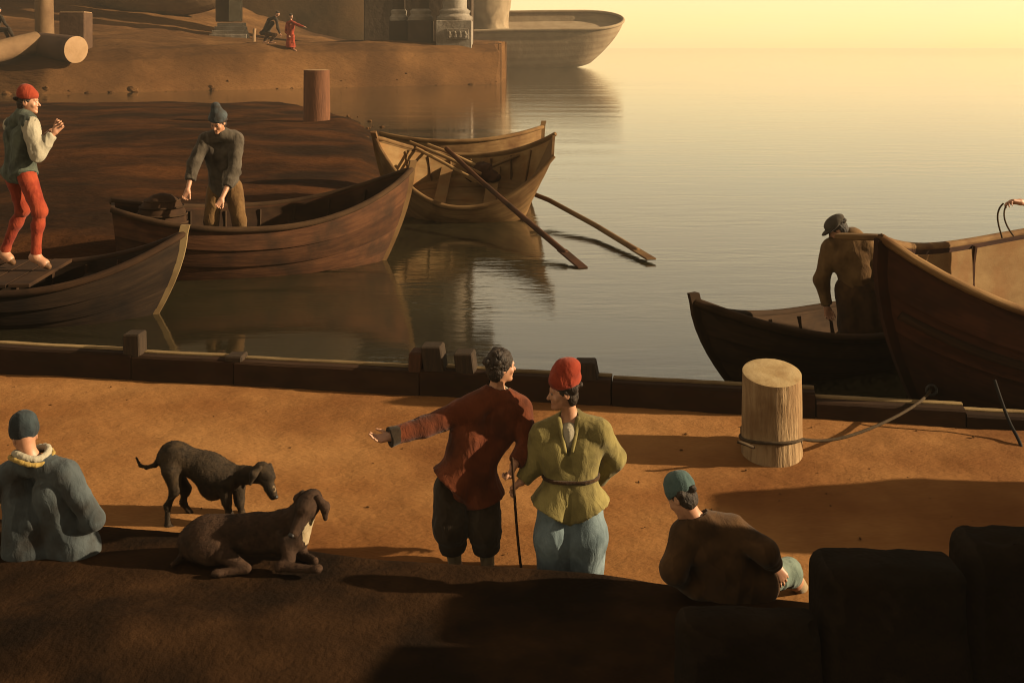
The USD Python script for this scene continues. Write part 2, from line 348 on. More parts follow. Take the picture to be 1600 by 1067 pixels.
class Person(Thing):
    def __init__(s, label, J, fw, up, base, sc=.92, res=.010, hands=None, group=None, wide=1.0):
        super().__init__('person', label, 'person', base, group=group)
        s.J, s.sc, s.res, s.w = {k: np.asarray(v, float) for k, v in J.items()}, sc, res, wide
        J = s.J; ms, mh = (J['shL'] + J['shR']) / 2, (J['hipL'] + J['hipR']) / 2
        s.ms, s.mh = ms, mh
        s.chest = lerp(ms, mh, .25) ; s.waist = J.get('waist', lerp(ms, mh, .68))
        s.fw, s.upv = unit(fw), unit(up)
        hadd, hsub, s.hp, s.hA = head_prims(J['head'], s.fw, s.upv, sc)
        bodyp = s.torso(0) + s.arm('L', 0) + s.arm('R', 0) + s.leg('L', 0) + s.leg('R', 0) + s.foot('L', 0) + s.foot('R', 0)
        neck = Rc(J['neck'], s.hp(0, -.02, -.04), .056 * sc, .052 * sc)
        bodyp += [neck]
        parts = [blend(bodyp, res, .05 * sc), blend(hadd + [neck], max(res * .5, .0045), .03 * sc, sub=hsub)]
        for q in 'LR':
            w = J['wr' + q]; kw = dict((hands or {}).get(q, {}))
            d = kw.pop('d', w - J['el' + q]); n = kw.pop('n', np.array([0, 0, -1.0]) if abs(unit(d)[2]) < .7 else np.array([0, -1.0, 0]))
            hp = hand_prims(w, d, n, sc * 1.04, **kw)
            hp.append(Rc(lerp(w, J['el' + q], .25), w, .030 * sc, .024 * sc, k=.02))
            parts.append(blend(hp, max(.0032, res * .33), .006 * sc))
        s.add('body', union(parts), s.skin if hasattr(s, 'skin') else SKIN, smooth=60)
        for q in (-1, 1):
            e = trimesh.creation.icosphere(1, .0115 * sc); e.apply_translation(s.hp(q * .031, .083, .007)); s.add('eye', e, EYE_M, smooth=True)
    def torso(s, g):
        J, c = s.J, s.sc; r = lambda x: x * c * s.w + g
        o = []
        for q in 'LR':
            cq = lerp(s.chest, J['sh' + q] - s.ms + s.chest, .46); wq = lerp(s.waist, J['hip' + q] - s.mh + s.waist, .55)
            o += [Rc(cq, wq, r(.105), r(.088)), Rc(wq, lerp(s.mh, J['hip' + q], .6), r(.088), r(.100)), Rc(s.J['neck'], lerp(J['neck'], J['sh' + q], .9), r(.055), r(.062))]
        return o
    def arm(s, q, g, end=1.0, cap=False, g2=None):
        J, c = s.J, s.sc; a, b, w = J['sh' + q], J['el' + q], J['wr' + q]; g2 = g if g2 is None else g2
        return [Rc(a, b, .058 * c + g, .041 * c + g), Rc(b, lerp(b, w, end), .042 * c + g, (.042 - .016 * end) * c + g2, cap=cap)]
    def leg(s, q, g, end=1.0, cap=False, g2=None):
        J, c = s.J, s.sc; a, b, w = J['hip' + q], J['kn' + q], J['an' + q]; g2 = g if g2 is None else g2
        if end <= 0: return [Rc(a, lerp(a, b, 1 + end), .088 * c + g, .062 * c + g2, cap=cap)]
        m = lerp(b, w, .32) + unit(np.cross(np.cross(w - b, J['to' + q] - w), w - b)) * -.012 * c
        o = [Rc(a, b, .088 * c + g, .056 * c + g), Rc(b, lerp(b, w, min(end, .32)), .054 * c + g, .053 * c + g)]
        if end > .32: o.append(Rc(m, lerp(b, w, end), .053 * c + g, (.053 - .02 * (end - .32) / .68) * c + g2, cap=cap))
        else: o[-1] = Rc(b, lerp(b, w, end), .055 * c + g, .054 * c + g2, cap=cap)
        return o
    def foot(s, q, g):
        J, c = s.J, s.sc; w, t = J['an' + q], J['to' + q]; u = np.array([0, 0, 1.0])
        d = unit(t - w); heel = w - d * .035 * c - u * .03 * c
        return [Rc(w, heel, .036 * c + g, .030 * c + g), Rc(heel, t - d * .05 * c, .030 * c + g, .033 * c + g), Rc(t - d * .05 * c, t, .034 * c + g, .022 * c + g), Rc(w, t - d * .06 * c, .034 * c + g, .026 * c + g)]
    def wear(s, name, prims, mat, k=.04, amp=.010, freq=9, seed=1, res=None, stretch=(1, 1, .45), sub=(), slab=None, half=(), label=None, under=None):
        m = blend(prims, res or s.res, k * s.sc, sub=sub, slab=slab, half=half)
        if amp: m = folds(m, amp * s.sc, freq, seed, stretch)
        return s.add(name, m, mat, smooth=60, label=label, under=under)
    def shoes(s, mat, g=.008):
        for q in 'LR': s.wear('shoe', s.foot(q, g), mat, amp=.002, k=.02)
    def hair(s, mat=HAIR, amp=.014, low=-.05, puff=0.0, under=None):
        c = s.sc; p = s.hp
        o = [El(p(0, -.018, .034), np.array([.086, .098, .097]) * c * (1 + puff), s.hA), El(p(0, -.045, low * .5), np.array([.078, .062, .085]) * c * (1 + puff), s.hA)]
        for i in range(26):
            a, b = rng.uniform(-2.6, 2.6), rng.uniform(-.25, 1.25)
            rr = np.array([math.sin(a) * math.cos(b), -math.cos(a) * math.cos(b) * 1.0 - .15, math.sin(b)])
            q = p(*(rr * np.array([.078, .09, .088]) + np.array([0, -.02, .034])))
            o.append(El(q, np.array([.022, .024, .020]) * c * rng.uniform(.8, 1.25), s.hA, k=.012))
        sub = [El(p(0, .12, -.045), np.array([.085, .085, .085]) * c, s.hA, k=.02), El(p(0, .03, -.10), np.array([.1, .06, .06]) * c, s.hA, k=.02)]
        m = blend(o, max(.006, s.res * .6), .02 * c, sub=sub, half=[] if under is None else [(p(0, 0, under), s.hA[2])])
        s.add('hair', folds(m, amp * c * .5, 45, 4, (1, 1, .6)), mat, smooth=60)

def fur(t, v, f, n, L, mat, flow, seed=5, w=.0012, keep=None):
    'short lying hairs as curves over the mesh'
    r = np.random.default_rng(seed); a = np.linalg.norm(np.cross(v[f[:, 1]] - v[f[:, 0]], v[f[:, 2]] - v[f[:, 0]]), axis=1)
    i = r.choice(len(f), n, p=a / a.sum()); b = r.dirichlet((1, 1, 1), n); N = vnorm(v, f)
    p = (v[f[i]] * b[:, :, None]).sum(1); nn = (N[f[i]] * b[:, :, None]).sum(1); nn /= np.linalg.norm(nn, axis=1, keepdims=True) + 1e-9
    d = np.asarray(flow, float)[None] + r.normal(0, .28, (n, 3)); d -= nn * (d * nn).sum(1, keepdims=True) * .9; d /= np.linalg.norm(d, axis=1, keepdims=True) + 1e-9
    l = L * r.uniform(.6, 1.3, (n, 1)); q = np.stack([p - nn * .002, p + nn * l * .22 + d * l * .35, p + nn * l * .30 + d * l * .72, p + nn * l * .30 + d * l], 1) - t.base
    c = UsdGeom.BasisCurves.Define(stage, nm(t.path, 'fur')); c.CreateTypeAttr('linear'); c.CreateCurveVertexCountsAttr(Vt.IntArray.FromNumpy(np.full(n, 4, np.int32)))
    c.CreatePointsAttr(Vt.Vec3fArray.FromNumpy(q.reshape(-1, 3).astype(np.float32))); c.CreateWidthsAttr(Vt.FloatArray.FromNumpy(np.tile([w, w, w * .8, w * .3], n).astype(np.float32))); c.SetWidthsInterpolation('vertex')
    UsdShade.MaterialBindingAPI.Apply(c.GetPrim()).Bind(mat); tag(c.GetPrim(), kind='stuff')

def both(f, *a, **k): return f('L', *a, **k) + f('R', *a, **k)

# ------------------------------------------------------------------ simple solids
def box(c, size, axes=None, ch=.0):
    """a chamfered box: c centre, size along the rows of axes"""
    sx, sy, sz = np.asarray(size, float) / 2
    if ch <= 0: m = trimesh.creation.box(np.asarray(size, float)); v, f = np.array(m.vertices), np.array(m.faces)
    else:
        pts = [(i * (sx - (ch if k != 0 else 0)), j * (sy - (ch if k != 1 else 0)), l * (sz - (ch if k != 2 else 0))) for i in (-1, 1) for j in (-1, 1) for l in (-1, 1) for k in range(3)]
        m = trimesh.convex.convex_hull(np.array(pts)); v, f = np.array(m.vertices), np.array(m.faces)
    if axes is not None: v = v @ np.asarray(axes, float)
    return v + np.asarray(c, float), f

def tube(pts, r, sides=8, cap=True):
    p = np.asarray(pts, float); r = np.broadcast_to(r, (len(p),)); t = np.gradient(p, axis=0); t /= np.linalg.norm(t, axis=1, keepdims=True) + 1e-12
    a = np.cross(t[0], [0, 0, 1.0] if abs(t[0][2]) < .9 else [1.0, 0, 0]); A = []
    for i in range(len(p)):
        a = unit(a - t[i] * (a @ t[i])); A.append(a)
    A = np.array(A); B = np.cross(t, A); th = np.arange(sides) * 2 * np.pi / sides
    v = p[:, None] + r[:, None, None] * (np.cos(th)[None, :, None] * A[:, None] + np.sin(th)[None, :, None] * B[:, None])
    n = len(p); i, j = np.meshgrid(np.arange(n - 1), np.arange(sides), indexing='ij')
    q = np.stack([i * sides + j, i * sides + (j + 1) % sides, (i + 1) * sides + (j + 1) % sides, (i + 1) * sides + j], -1).reshape(-1, 4)
    V = np.vstack([v.reshape(-1, 3), p[:1], p[-1:]]); f = [q[:, [0, 1, 2]], q[:, [0, 2, 3]]]
    if cap:
        j = np.arange(sides); f += [np.stack([np.full(sides, n * sides), (j + 1) % sides, j], 1), np.stack([np.full(sides, n * sides + 1), (n - 1) * sides + j, (n - 1) * sides + (j + 1) % sides], 1)]
    return V, np.vstack(f)

def spline(pts, n=40):
    from scipy.interpolate import CubicSpline
    p = np.asarray(pts, float); t = np.r_[0, np.cumsum(np.linalg.norm(np.diff(p, axis=0), axis=1))]
    return CubicSpline(t, p)(np.linspace(0, t[-1], n))

def lathe(prof, c, sides=40, ax=None):
    """prof: (radius, height) rows from bottom to top, closed on the axis"""
    prof = np.asarray(prof, float); m = trimesh.creation.revolve(prof, sections=sides); v = np.array(m.vertices)
    if ax is not None:
        z = unit(ax); x = unit(np.cross(z, [0, 1, 0.1])); v = v @ np.stack([x, np.cross(z, x), z])
    return v + np.asarray(c), np.array(m.faces)

def log_mesh(a, b, ra, rb, sides=40, n=10, rough=.03, seed=0, endcut=None):
    """a trunk from a to b with slightly uneven sides; open ended"""
    a, b = np.asarray(a, float), np.asarray(b, float); d = unit(b - a); x = unit(np.cross(d, [0.3, 1, .2])); y = np.cross(d, x)
    th = np.arange(sides) * 2 * np.pi / sides; V = []
    for i, t in enumerate(np.linspace(0, 1, n)):
        w = meshkit.fbm(np.stack([np.cos(th) * 1.5 + seed, np.sin(th) * 1.5, np.full(sides, t * 1.3)], 1), 3, seed) - .5
        r = (ra + (rb - ra) * t) * (1 + rough * 2 * w)
        V.append(lerp(a, b, t) + r[:, None] * (np.cos(th)[:, None] * x + np.sin(th)[:, None] * y))
    V = np.array(V)
    if endcut is not None:
        V[-1] += d[None] * (V[-1] - b) @ np.asarray(endcut)[:, None] if False else 0
    i, j = np.meshgrid(np.arange(n - 1), np.arange(sides), indexing='ij')
    q = np.stack([i * sides + j, i * sides + (j + 1) % sides, (i + 1) * sides + (j + 1) % sides, (i + 1) * sides + j], -1).reshape(-1, 4)
    return V, q

def end_disc(ring, c, bulge, d):
    """end grain: rings of a disc inside the given ring, slightly dished"""
    ring = np.asarray(ring); k = len(ring); V, f = [], []
    for i, t in enumerate((1, .96, .7, .4, .12)): V.append(c + (ring - c) * t + d * bulge * (1 - t ** 6))
    V = np.vstack(V + [np.array([c + d * bulge])]); j = np.arange(k)
    for i in range(4): f.append(np.stack([i * k + j, i * k + (j + 1) % k, (i + 1) * k + (j + 1) % k], 1)); f.append(np.stack([i * k + j, (i + 1) * k + (j + 1) % k, (i + 1) * k + j], 1))
    f.append(np.stack([4 * k + j, 4 * k + (j + 1) % k, np.full(k, 5 * k)], 1))
    return V, np.vstack(f)

# ------------------------------------------------------------------ boats: strakes, ribs, rails, stem, thwarts, bottom boards
class Boat(Thing):
    def __init__(s, label, bow, head, L, B, zs, draft=.25, rake=.5, um=.45, stern=.35, heel=0.0, n=6, mats=None, floor=.12, thwarts=(), ribs=7,
                 name='rowing_boat', cat='boat', pw=2.2, full=.8, srake=.15, group=None, rail=.045, stempost=True, thick=.034, sag=2.2, inner=None, stemtop=1.10, stemm=None):
        d = np.array([math.cos(head), math.sin(head), 0]); base = np.array([bow[0], bow[1], 0]) - d * L
        super().__init__(name, label, cat, base, head, group)
        s.L, s.B, s.zs, s.draft, s.rake, s.um, s.st, s.pw, s.full, s.sr, s.sag = L, B, zs, draft, rake, um, stern, pw, full, srake, sag
        s.cr, s.sn = math.cos(heel), math.sin(heel); s.heel = heel
        hull, railm, inn = mats
        U = np.linspace(0, 1, 30) ** 1.0
        ends = [i / n for i in range(n + 1)]
        for q in (-1, 1):
            for i in range(n):
                v0, v1 = ends[i] - (.02 if i else 0), ends[i + 1]
                rows = []
                for v, o in ((v0, thick * 1.0), ((v0 + v1) / 2, thick * .55), (v1, 0.0)): rows.append(s.hullp(U, v, q, o))
                inr = [s.hullp(U, v, q, o - thick) for v, o in ((v1, 0.0), ((v0 + v1) / 2, thick * .3), (v0, thick * .3))]
                s.loft('strake', rows + inr, hull, q)
            g = s.hullp(U, 1.0, q, .012); up = np.array([0, s.sn * 0, 1.0])
            s.add('rail', tube(s.turn(g, lift=.01), rail, 8), railm, smooth=True, local=True, uv=s.uvtube(len(U), 8))
            lin = [s.hullp(np.linspace(.02, .985, 26), v, q, -thick * 1.5) for v in (.985, .7, .4, .15)]
            s.loft('lining', lin, inn, q)
            for u in np.linspace(.14, .86, ribs):
                vv = np.linspace(.1, .97, 9)
                s.add('rib', tube(s.turn(np.array([s.hullp(np.array([u]), v, q, -thick * 1.5 - .012)[0] for v in vv])), .024 * (B / 1.6) ** .5, 4), railm, local=True)
        if stempost:
            vv = np.linspace(-.02, stemtop, 14); c = np.array([s.stem(v) for v in vv]); w = .04 * (B / 1.6) ** .5
            pts = []
            for p in c:
                pts += [p + np.array([.05, -w * .6, 0]), p + np.array([.05, w * .6, 0]), p + np.array([-.06, w, 0]), p + np.array([-.06, -w, 0])]
            pts = np.array(pts); f = []
            for i in range(len(c) - 1):
                for j in range(4): a, b = i * 4 + j, i * 4 + (j + 1) % 4; f += [[a, b, b + 4], [a, b + 4, a + 4]]
            k = (len(c) - 1) * 4; f += [[0, 2, 1], [0, 3, 2], [k, k + 1, k + 2], [k, k + 2, k + 3]]
            s.add('stem', (s.turn(pts), np.array(f)), stemm or railm, local=True)
        if stern > 0:
            vv = np.linspace(.0, 1.0, 10); ring = np.vstack([[s.hullp(np.array([0.0]), v, 1, -.0)[0] for v in vv], [s.hullp(np.array([0.0]), v, -1, -.0)[0] for v in vv[::-1]]])
            c = ring.mean(0); k = len(ring); V = np.vstack([ring, ring + [.05, 0, 0], [c], [c + [.05, 0, 0]]]); f = []
            for j in range(k):
                b = (j + 1) % k; f += [[j, b, 2 * k], [k + b, k + j, 2 * k + 1], [j, k + j, k + b], [j, k + b, b]]
            s.add('transom', (s.turn(V), np.array(f)), railm, local=True)
        # bottom boards
        uu = np.linspace(.06, .93, 20); hw = np.array([s.width_at(u, floor) for u in uu]); nb = 7
        for j in range(nb):
            a, b = -1 + 2 * j / nb, -1 + 2 * (j + .94) / nb
            top = [np.stack([s.xat(uu, floor), hw * t, np.full(20, floor) + (.01 if j % 2 else 0)], 1) for t in (a, b)]
            s.loft('bottom_board', [top[0] - [0, 0, .03], top[0], top[1], top[1] - [0, 0, .03]], inn, 1)
        for u, z in thwarts:
            w = s.width_at(u, z) * .99; x = s.xat(np.array([u]), z)[0]
            s.add('thwart', (s.turn(box((x, 0, z), (.24, 2 * w, .045), ch=.008)[0]), box((x, 0, z), (.24, 2 * w, .045), ch=.008)[1]), inn, local=True)
    def uvtube(s, n, k):
        u = np.repeat(np.linspace(0, s.L, n), k); v = np.tile(np.arange(k) / k * .2, n); return np.vstack([np.stack([u, v], 1), [[0, 0], [s.L, 0]]])
    def half(s, u):
        u = np.asarray(u, float); t = np.clip((u - s.um) / (1 - s.um), 0, 1); b = np.clip((s.um - u) / s.um, 0, 1)
        return s.B / 2 * np.where(u > s.um, (1 - t ** s.pw) ** .85, 1 - (1 - s.st) * b ** 2.2)
    def sheer(s, u):
        u = np.asarray(u, float); z0, zm, z1 = s.zs
        return np.where(u > s.um, zm + (z1 - zm) * np.clip((u - s.um) / (1 - s.um), 0, 1) ** s.sag, zm + (z0 - zm) * np.clip((s.um - u) / s.um, 0, 1) ** s.sag)
    def keel(s, u):
        u = np.asarray(u, float); return -s.draft + .10 * s.draft * 0 * u
    def hullp(s, U, v, q, o):
        U = np.asarray(U, float); a = np.clip(v, 0, 1) * np.pi / 2; b, zt, zk = s.half(U), s.sheer(U), s.keel(U)
        y = (b + o * (b > .02)) * math.sin(a) ** s.full; z = zk + (zt - zk) * (1 - math.cos(a)) ** .92 - (o * (1 - math.sin(a)) if True else 0)
        w = 1 - (1 - math.cos(a)) ** .92
        x = U * s.L - s.rake * w ** 1.6 * np.clip((U - .35) / .65, 0, 1) ** 2 + s.sr * w * np.clip((.3 - U) / .3, 0, 1) ** 2
        return np.stack([x, q * y, z], 1)
    def stem(s, v): 
        p = s.hullp(np.array([1.0]), min(max(v, 0), 1), 1, 0)[0]; p[1] = 0
        if v > 1: p[2] += (v - 1) * 1.2 * min(s.zs[2], 1.2); p[0] += (v - 1) * .3
        return p
    def vz(s, u, z):
        zt, zk = float(s.sheer(u)), float(s.keel(u)); r = np.clip((z - zk) / (zt - zk), 0, 1) ** (1 / .92); return math.acos(1 - r) / (np.pi / 2)
    def width_at(s, u, z): return max(float(abs(s.hullp(np.array([u]), s.vz(u, z), 1, -.03)[0][1])), .01)
    def xat(s, U, z): return np.array([s.hullp(np.array([u]), s.vz(u, z), 1, 0)[0][0] for u in U])
    def turn(s, p, lift=0.0):
        p = np.array(p, float); y, z = p[:, 1].copy(), p[:, 2].copy() + lift; p[:, 1] = y * s.cr - z * s.sn; p[:, 2] = y * s.sn + z * s.cr; return p
    def loft(s, name, rows, mat, q):
        rows = [s.turn(r) for r in rows]; n, m = len(rows), len(rows[0]); V = np.vstack(rows); f = []
        i, j = np.meshgrid(np.arange(n - 1), np.arange(m - 1), indexing='ij')
        quad = np.stack([i * m + j, i * m + j + 1, (i + 1) * m + j + 1, (i + 1) * m + j], -1).reshape(-1, 4)
        if q < 0: quad = quad[:, ::-1]
        off = rng.uniform(0, 5); uv = np.stack([np.tile(np.linspace(0, s.L, m), n) + off, np.repeat(np.arange(n) * .08, m) + off * .7], 1)
        s.add(name, (V, np.vstack([quad[:, [0, 1, 2]], quad[:, [0, 2, 3]]])), mat, smooth=True, uv=uv, local=True)
    def world(s, x, y, z):
        p = s.turn([[x, y, z]])[0]; c, n = math.cos(s.rz), math.sin(s.rz); return s.base + [p[0] * c - p[1] * n, p[0] * n + p[1] * c, p[2]]

# ================================================================== THE SETTING
KA, KB = np.array([-4.96, 11.16]), np.array([4.22, 9.50])          # foot of the kerb, seen left to right
kd = unit(KB - KA); kn = np.array([kd[1], -kd[0]])                  # kn points to the viewer
def kerb_t(x, y): return (np.asarray(x) - KA[0]) * kn[0] + (np.asarray(y) - KA[1]) * kn[1]
def quay_z(x, y):
    t = kerb_t(x, y)
    return .2 - .40 * np.clip((t - .25) / 2.3, 0, 1.25) ** 1.15
def grid(xs, ys): return np.meshgrid(xs, ys, indexing='ij')
def sheet(X, Y, Z):
    n, m = X.shape; i, j = np.meshgrid(np.arange(n - 1), np.arange(m - 1), indexing='ij')
    q = np.stack([i * m + j, (i + 1) * m + j, (i + 1) * m + j + 1, i * m + j + 1], -1).reshape(-1, 4)
    return np.stack([X, Y, Z], -1).reshape(-1, 3), np.vstack([q[:, [0, 1, 2]], q[:, [0, 2, 3]]])

# water, out to the horizon, ending under the kerb
WATER = usdkit.material(stage, '/World/Looks/harbour_water', {
    'geo': ('geometry', {}),
    'm1': ('mapping', {'scale': (.55, 1.9, 1)}), 'n1': ('noise_texture', {'scale': 1.0, 'detail': 4, 'roughness': .55, 'distortion': .4}),
    'm2': ('mapping', {'scale': (2.2, 7.5, 1)}), 'n2': ('noise_texture', {'scale': 1.0, 'detail': 3, 'roughness': .6}),
    'ad': ('math', {'math_type': 'multiply_add', 'value2': .35}),
    'bp': ('bump', {'strength': .36, 'distance': .019}),
    'm3': ('mapping', {'scale': (.05, .42, 1)}), 'n3': ('noise_texture', {'scale': 1.0, 'detail': 4}),
    'mr3': ('map_range', {'from_min': .35, 'from_max': .65, 'to_min': .10, 'to_max': .62, 'clamp': True}),
    'r3': ('rgb_ramp', {'ramp': [(0, (0.0056, 0.0040, 0.0020)), (.4, (0.0080, 0.0064, 0.0032)), (.65, (0.0128, 0.0104, 0.0048)), (1, (0.0160, 0.0136, 0.0064))]}),
    'p': ('principled_bsdf', {'roughness': .06, 'ior': 1.55, 'specular_ior_level': .5})},
    [('geo.position', 'm1.vector'), ('geo.position', 'm2.vector'), ('geo.position', 'm3.vector'), ('m1.vector', 'n1.vector'), ('m2.vector', 'n2.vector'), ('m3.vector', 'n3.vector'),
     ('n2.fac', 'ad.value1'), ('n1.fac', 'ad.value3'), ('ad.value', 'bp.height'), ('bp.normal', 'p.normal'), ('n3.fac', 'r3.fac'), ('n3.fac', 'mr3.value'), ('mr3.result', 'bp.strength'), ('r3.color', 'p.base_color')], surface='p.BSDF')
def kerb_y(x): return KA[1] + (x - KA[0]) * kd[1] / kd[0]
xs = np.r_[-4000, -600, -150, np.linspace(-40, 40, 9), 150, 600, 4000]; fr = np.r_[0, .002, .006, .02, .08, .3, 1.0] 
X = np.repeat(xs[:, None], len(fr), 1); y0 = np.array([kerb_y(np.clip(x, -45, 45)) + .12 for x in xs]); Y = y0[:, None] + fr[None] * 9000
solo('harbour_water', sheet(X, Y, np.zeros_like(X)), WATER, 'calm yellow green harbour water reflecting the evening sky', 'water', kind='structure')

# quay of trodden earth, sinking towards the viewer
xs, ts = np.r_[np.linspace(-16, -6.1, 30), np.linspace(-6, 6, 300), np.linspace(6.1, 16, 30)], np.r_[np.linspace(-.06, 4, 130), np.linspace(4.1, 9, 20)]
A, T = grid(xs, ts); X = KA[0] + 4.8 + A * kd[0] + T * kn[0]; Y = KA[1] + 4.8 * kd[1] / kd[0] + A * kd[1] + T * kn[1]
Z = quay_z(X, Y) + .016 * (meshkit.fbm(np.stack([X * 4.5, Y * 5.5, X * 0], -1), 4, 31) - .5) + .045 * (meshkit.fbm(np.stack([X * .8, Y * 1.5, X * 0], -1), 4, 3) - .5)
solo('quay_ground', sheet(X, Y, Z), GROUND, 'orange ochre trodden earth of the quay', 'ground', kind='structure', smooth=True)

# the dark bank in front, with its crest below the figures
def crest_y(x): return 8.02 - .222 * (np.asarray(x) + 2.8) + .05 * np.sin(np.asarray(x) * 2.3 + .6)
def mound_z(x, y):
    x, y = np.asarray(x, float), np.asarray(y, float); c = crest_y(x); t = c - y
    z = .0 - np.where(t < 0, 1.4 * t ** 2 + .25 * -t, 0) - .03 * np.clip(t, 0, 9) 
    z = z + .10 * np.exp(-((x + 2.3) / 1.0) ** 2 - ((y - 6.55) / .35) ** 2) - .10 * np.clip(t - 1.1, 0, 3) * (x < 3)
    n = meshkit.fbm(np.stack([x * 1.7, y * 2.2, x * 0], -1), 5, 11) - .5
    return z + .07 * n * np.clip((t + .5) * 1.4, .35, 1)
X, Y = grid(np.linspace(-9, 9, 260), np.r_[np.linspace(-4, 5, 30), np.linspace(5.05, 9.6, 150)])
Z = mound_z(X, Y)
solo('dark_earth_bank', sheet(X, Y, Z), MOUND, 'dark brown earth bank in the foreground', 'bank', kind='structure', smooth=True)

# the low spit of sand on the left, coloured dark in place of shade
def spit_in(x, y):
    py = np.array([17.0, 20, 23, 26, 29, 33, 38, 44, 52, 60, 66]); ex = np.array([-4.3, -3.9, -3.0, -3.05, -3.3, -3.55, -4.2, -5.5, -7.2, -9.5, -13.0])
    return np.interp(y, py, ex) - x
X, Y = grid(np.linspace(-60, -1, 190), np.linspace(15.5, 68, 170))
e = np.minimum(np.minimum(spit_in(X, Y), (66.5 - Y) * .6), (Y - 17.5) * 1.0) + 1.1 * (meshkit.fbm(np.stack([X * .7, Y * .35, X * 0], -1), 4, 5) - .5)
Z = np.clip(e * .35, -.6, .26) + np.clip(e, 0, 6) * .012 + .34 * (meshkit.fbm(np.stack([X * .42, Y * .25, X * 0], -1), 5, 8) - .5) * np.clip(e, 0, 1) + .25 * np.exp(-((X + 9) / 4) ** 2 - ((Y - 36) / 9) ** 2)
solo('sand_spit', sheet(X, Y, Z), SPIT, 'low dark sandy spit with moored boats along it', 'sandbank', kind='structure', smooth=True)

# far bank, climbing to the left into a hill
def bank_z(x, y):
    x, y = np.asarray(x, float), np.asarray(y, float)
    front = 83 + np.clip((x + 34) / 30, 0, 1.15) * 22
    t = y - front
    z = np.interp(t, [-6, 0, 5, 14, 30, 60, 110, 160], [-1.5, -.05, 2.2, 4.3, 7.2, 16, 34, 40])
    k = np.clip((x + 62) / 42, 0, 1); flat = np.interp(t, [-6, 0, 1.6, 4, 14, 60, 160], [-1.5, -.05, 2.9, 3.7, 3.95, 4.2, 4.2])
    z = z * (1 - k) + flat * k
    edge = np.clip((-.35 - x) * 1.3 / 1.0, -1, 1)
    z = np.where(x > -.35 - 1.6 * meshkit.fbm(np.stack([x * 0, y * .35, x * 0 + 4], -1), 3, 44), -1.5, z)
    n = meshkit.fbm(np.stack([x * .18, y * .18, z * .1], -1), 5, 2) - .5
    return z + n * np.clip(z * .3, 0, 1.1) + .12 * (meshkit.fbm(np.stack([x * .9, y * .9, x * 0], -1), 3, 4) - .5) * (z > -.5)
X, Y = grid(np.r_[np.linspace(-170, -70, 60), np.linspace(-69, -3, 200), np.linspace(-2.9, .4, 45)], np.r_[np.linspace(78, 125, 150), np.linspace(126, 250, 60)])
solo('far_bank', sheet(X, Y, bank_z(X, Y)), BANK, 'brown earth bank across the water rising to a hill', 'bank', kind='structure', smooth=True)

X, Y = grid(np.linspace(-420, -10, 170), np.linspace(135, 460, 90))  # hill added, its height and tone set to darken the water reflections
e = np.clip((-X / Y - .062) / .09, 0, 1); e = e * e * (3 - 2 * e)
Z = -2 + e * 112 * np.clip((Y - 135) / 190, 0, 1) ** .8 * (.8 + .4 * meshkit.fbm(np.stack([X * .012, Y * .012, X * 0], -1), 4, 21)) + 9 * (meshkit.fbm(np.stack([X * .08, Y * .08, X * 0], -1), 4, 22) - .5) * e
solo('far_hill', sheet(X, Y, Z), HILL, 'hill added behind the far bank, raised and darkened to darken the water', 'hill', kind='structure', smooth=True)

peb = []
for k in range(170):
    t = .05 + 2.6 * rng.random() ** 1.3; a = rng.uniform(-1.0, 12.0); q = KA + kd * a + kn * t; r = .005 + .010 * rng.random() ** 3
    m = trimesh.creation.icosphere(0, 1.0); v = np.array(m.vertices) * r * rng.uniform(.6, 1.3, 3); v[:, 2] *= .6
    peb.append(trimesh.Trimesh(v + [q[0], q[1], float(quay_z(*q)) + r * .1], m.faces, process=False))
solo('pebbles', cat_(peb), BANK, 'small brown pebbles strewn over the quay earth', 'pebbles', kind='stuff')

rk = []
for k in range(190):
    if k < 80: x = rng.uniform(-52, -1); y = 83 + np.clip((x + 34) / 30, 0, 1.15) * 22 + rng.normal(-.1, .35); z = float(bank_z(x, y)); r = .10 + .30 * rng.random() ** 3
    else: y = rng.uniform(20, 58); x = float(spit_in(0.0, y)) + rng.normal(-.1, .5); z = .02; r = .03 + .12 * rng.random() ** 3
    m = trimesh.creation.icosphere(1, 1.0); v = np.array(m.vertices); v *= (1 + .5 * (meshkit.noise(v * 1.7 + k, k) - .5))[:, None]; v *= r * rng.uniform(.7, 1.4, 3) * [1, 1, .65]
    rk.append(trimesh.Trimesh(v + [x, y, z], m.faces, process=False))
solo('shore_stones', cat_(rk), BANK, 'brown stones along the water line of the far bank and the spit', 'stones', kind='stuff')

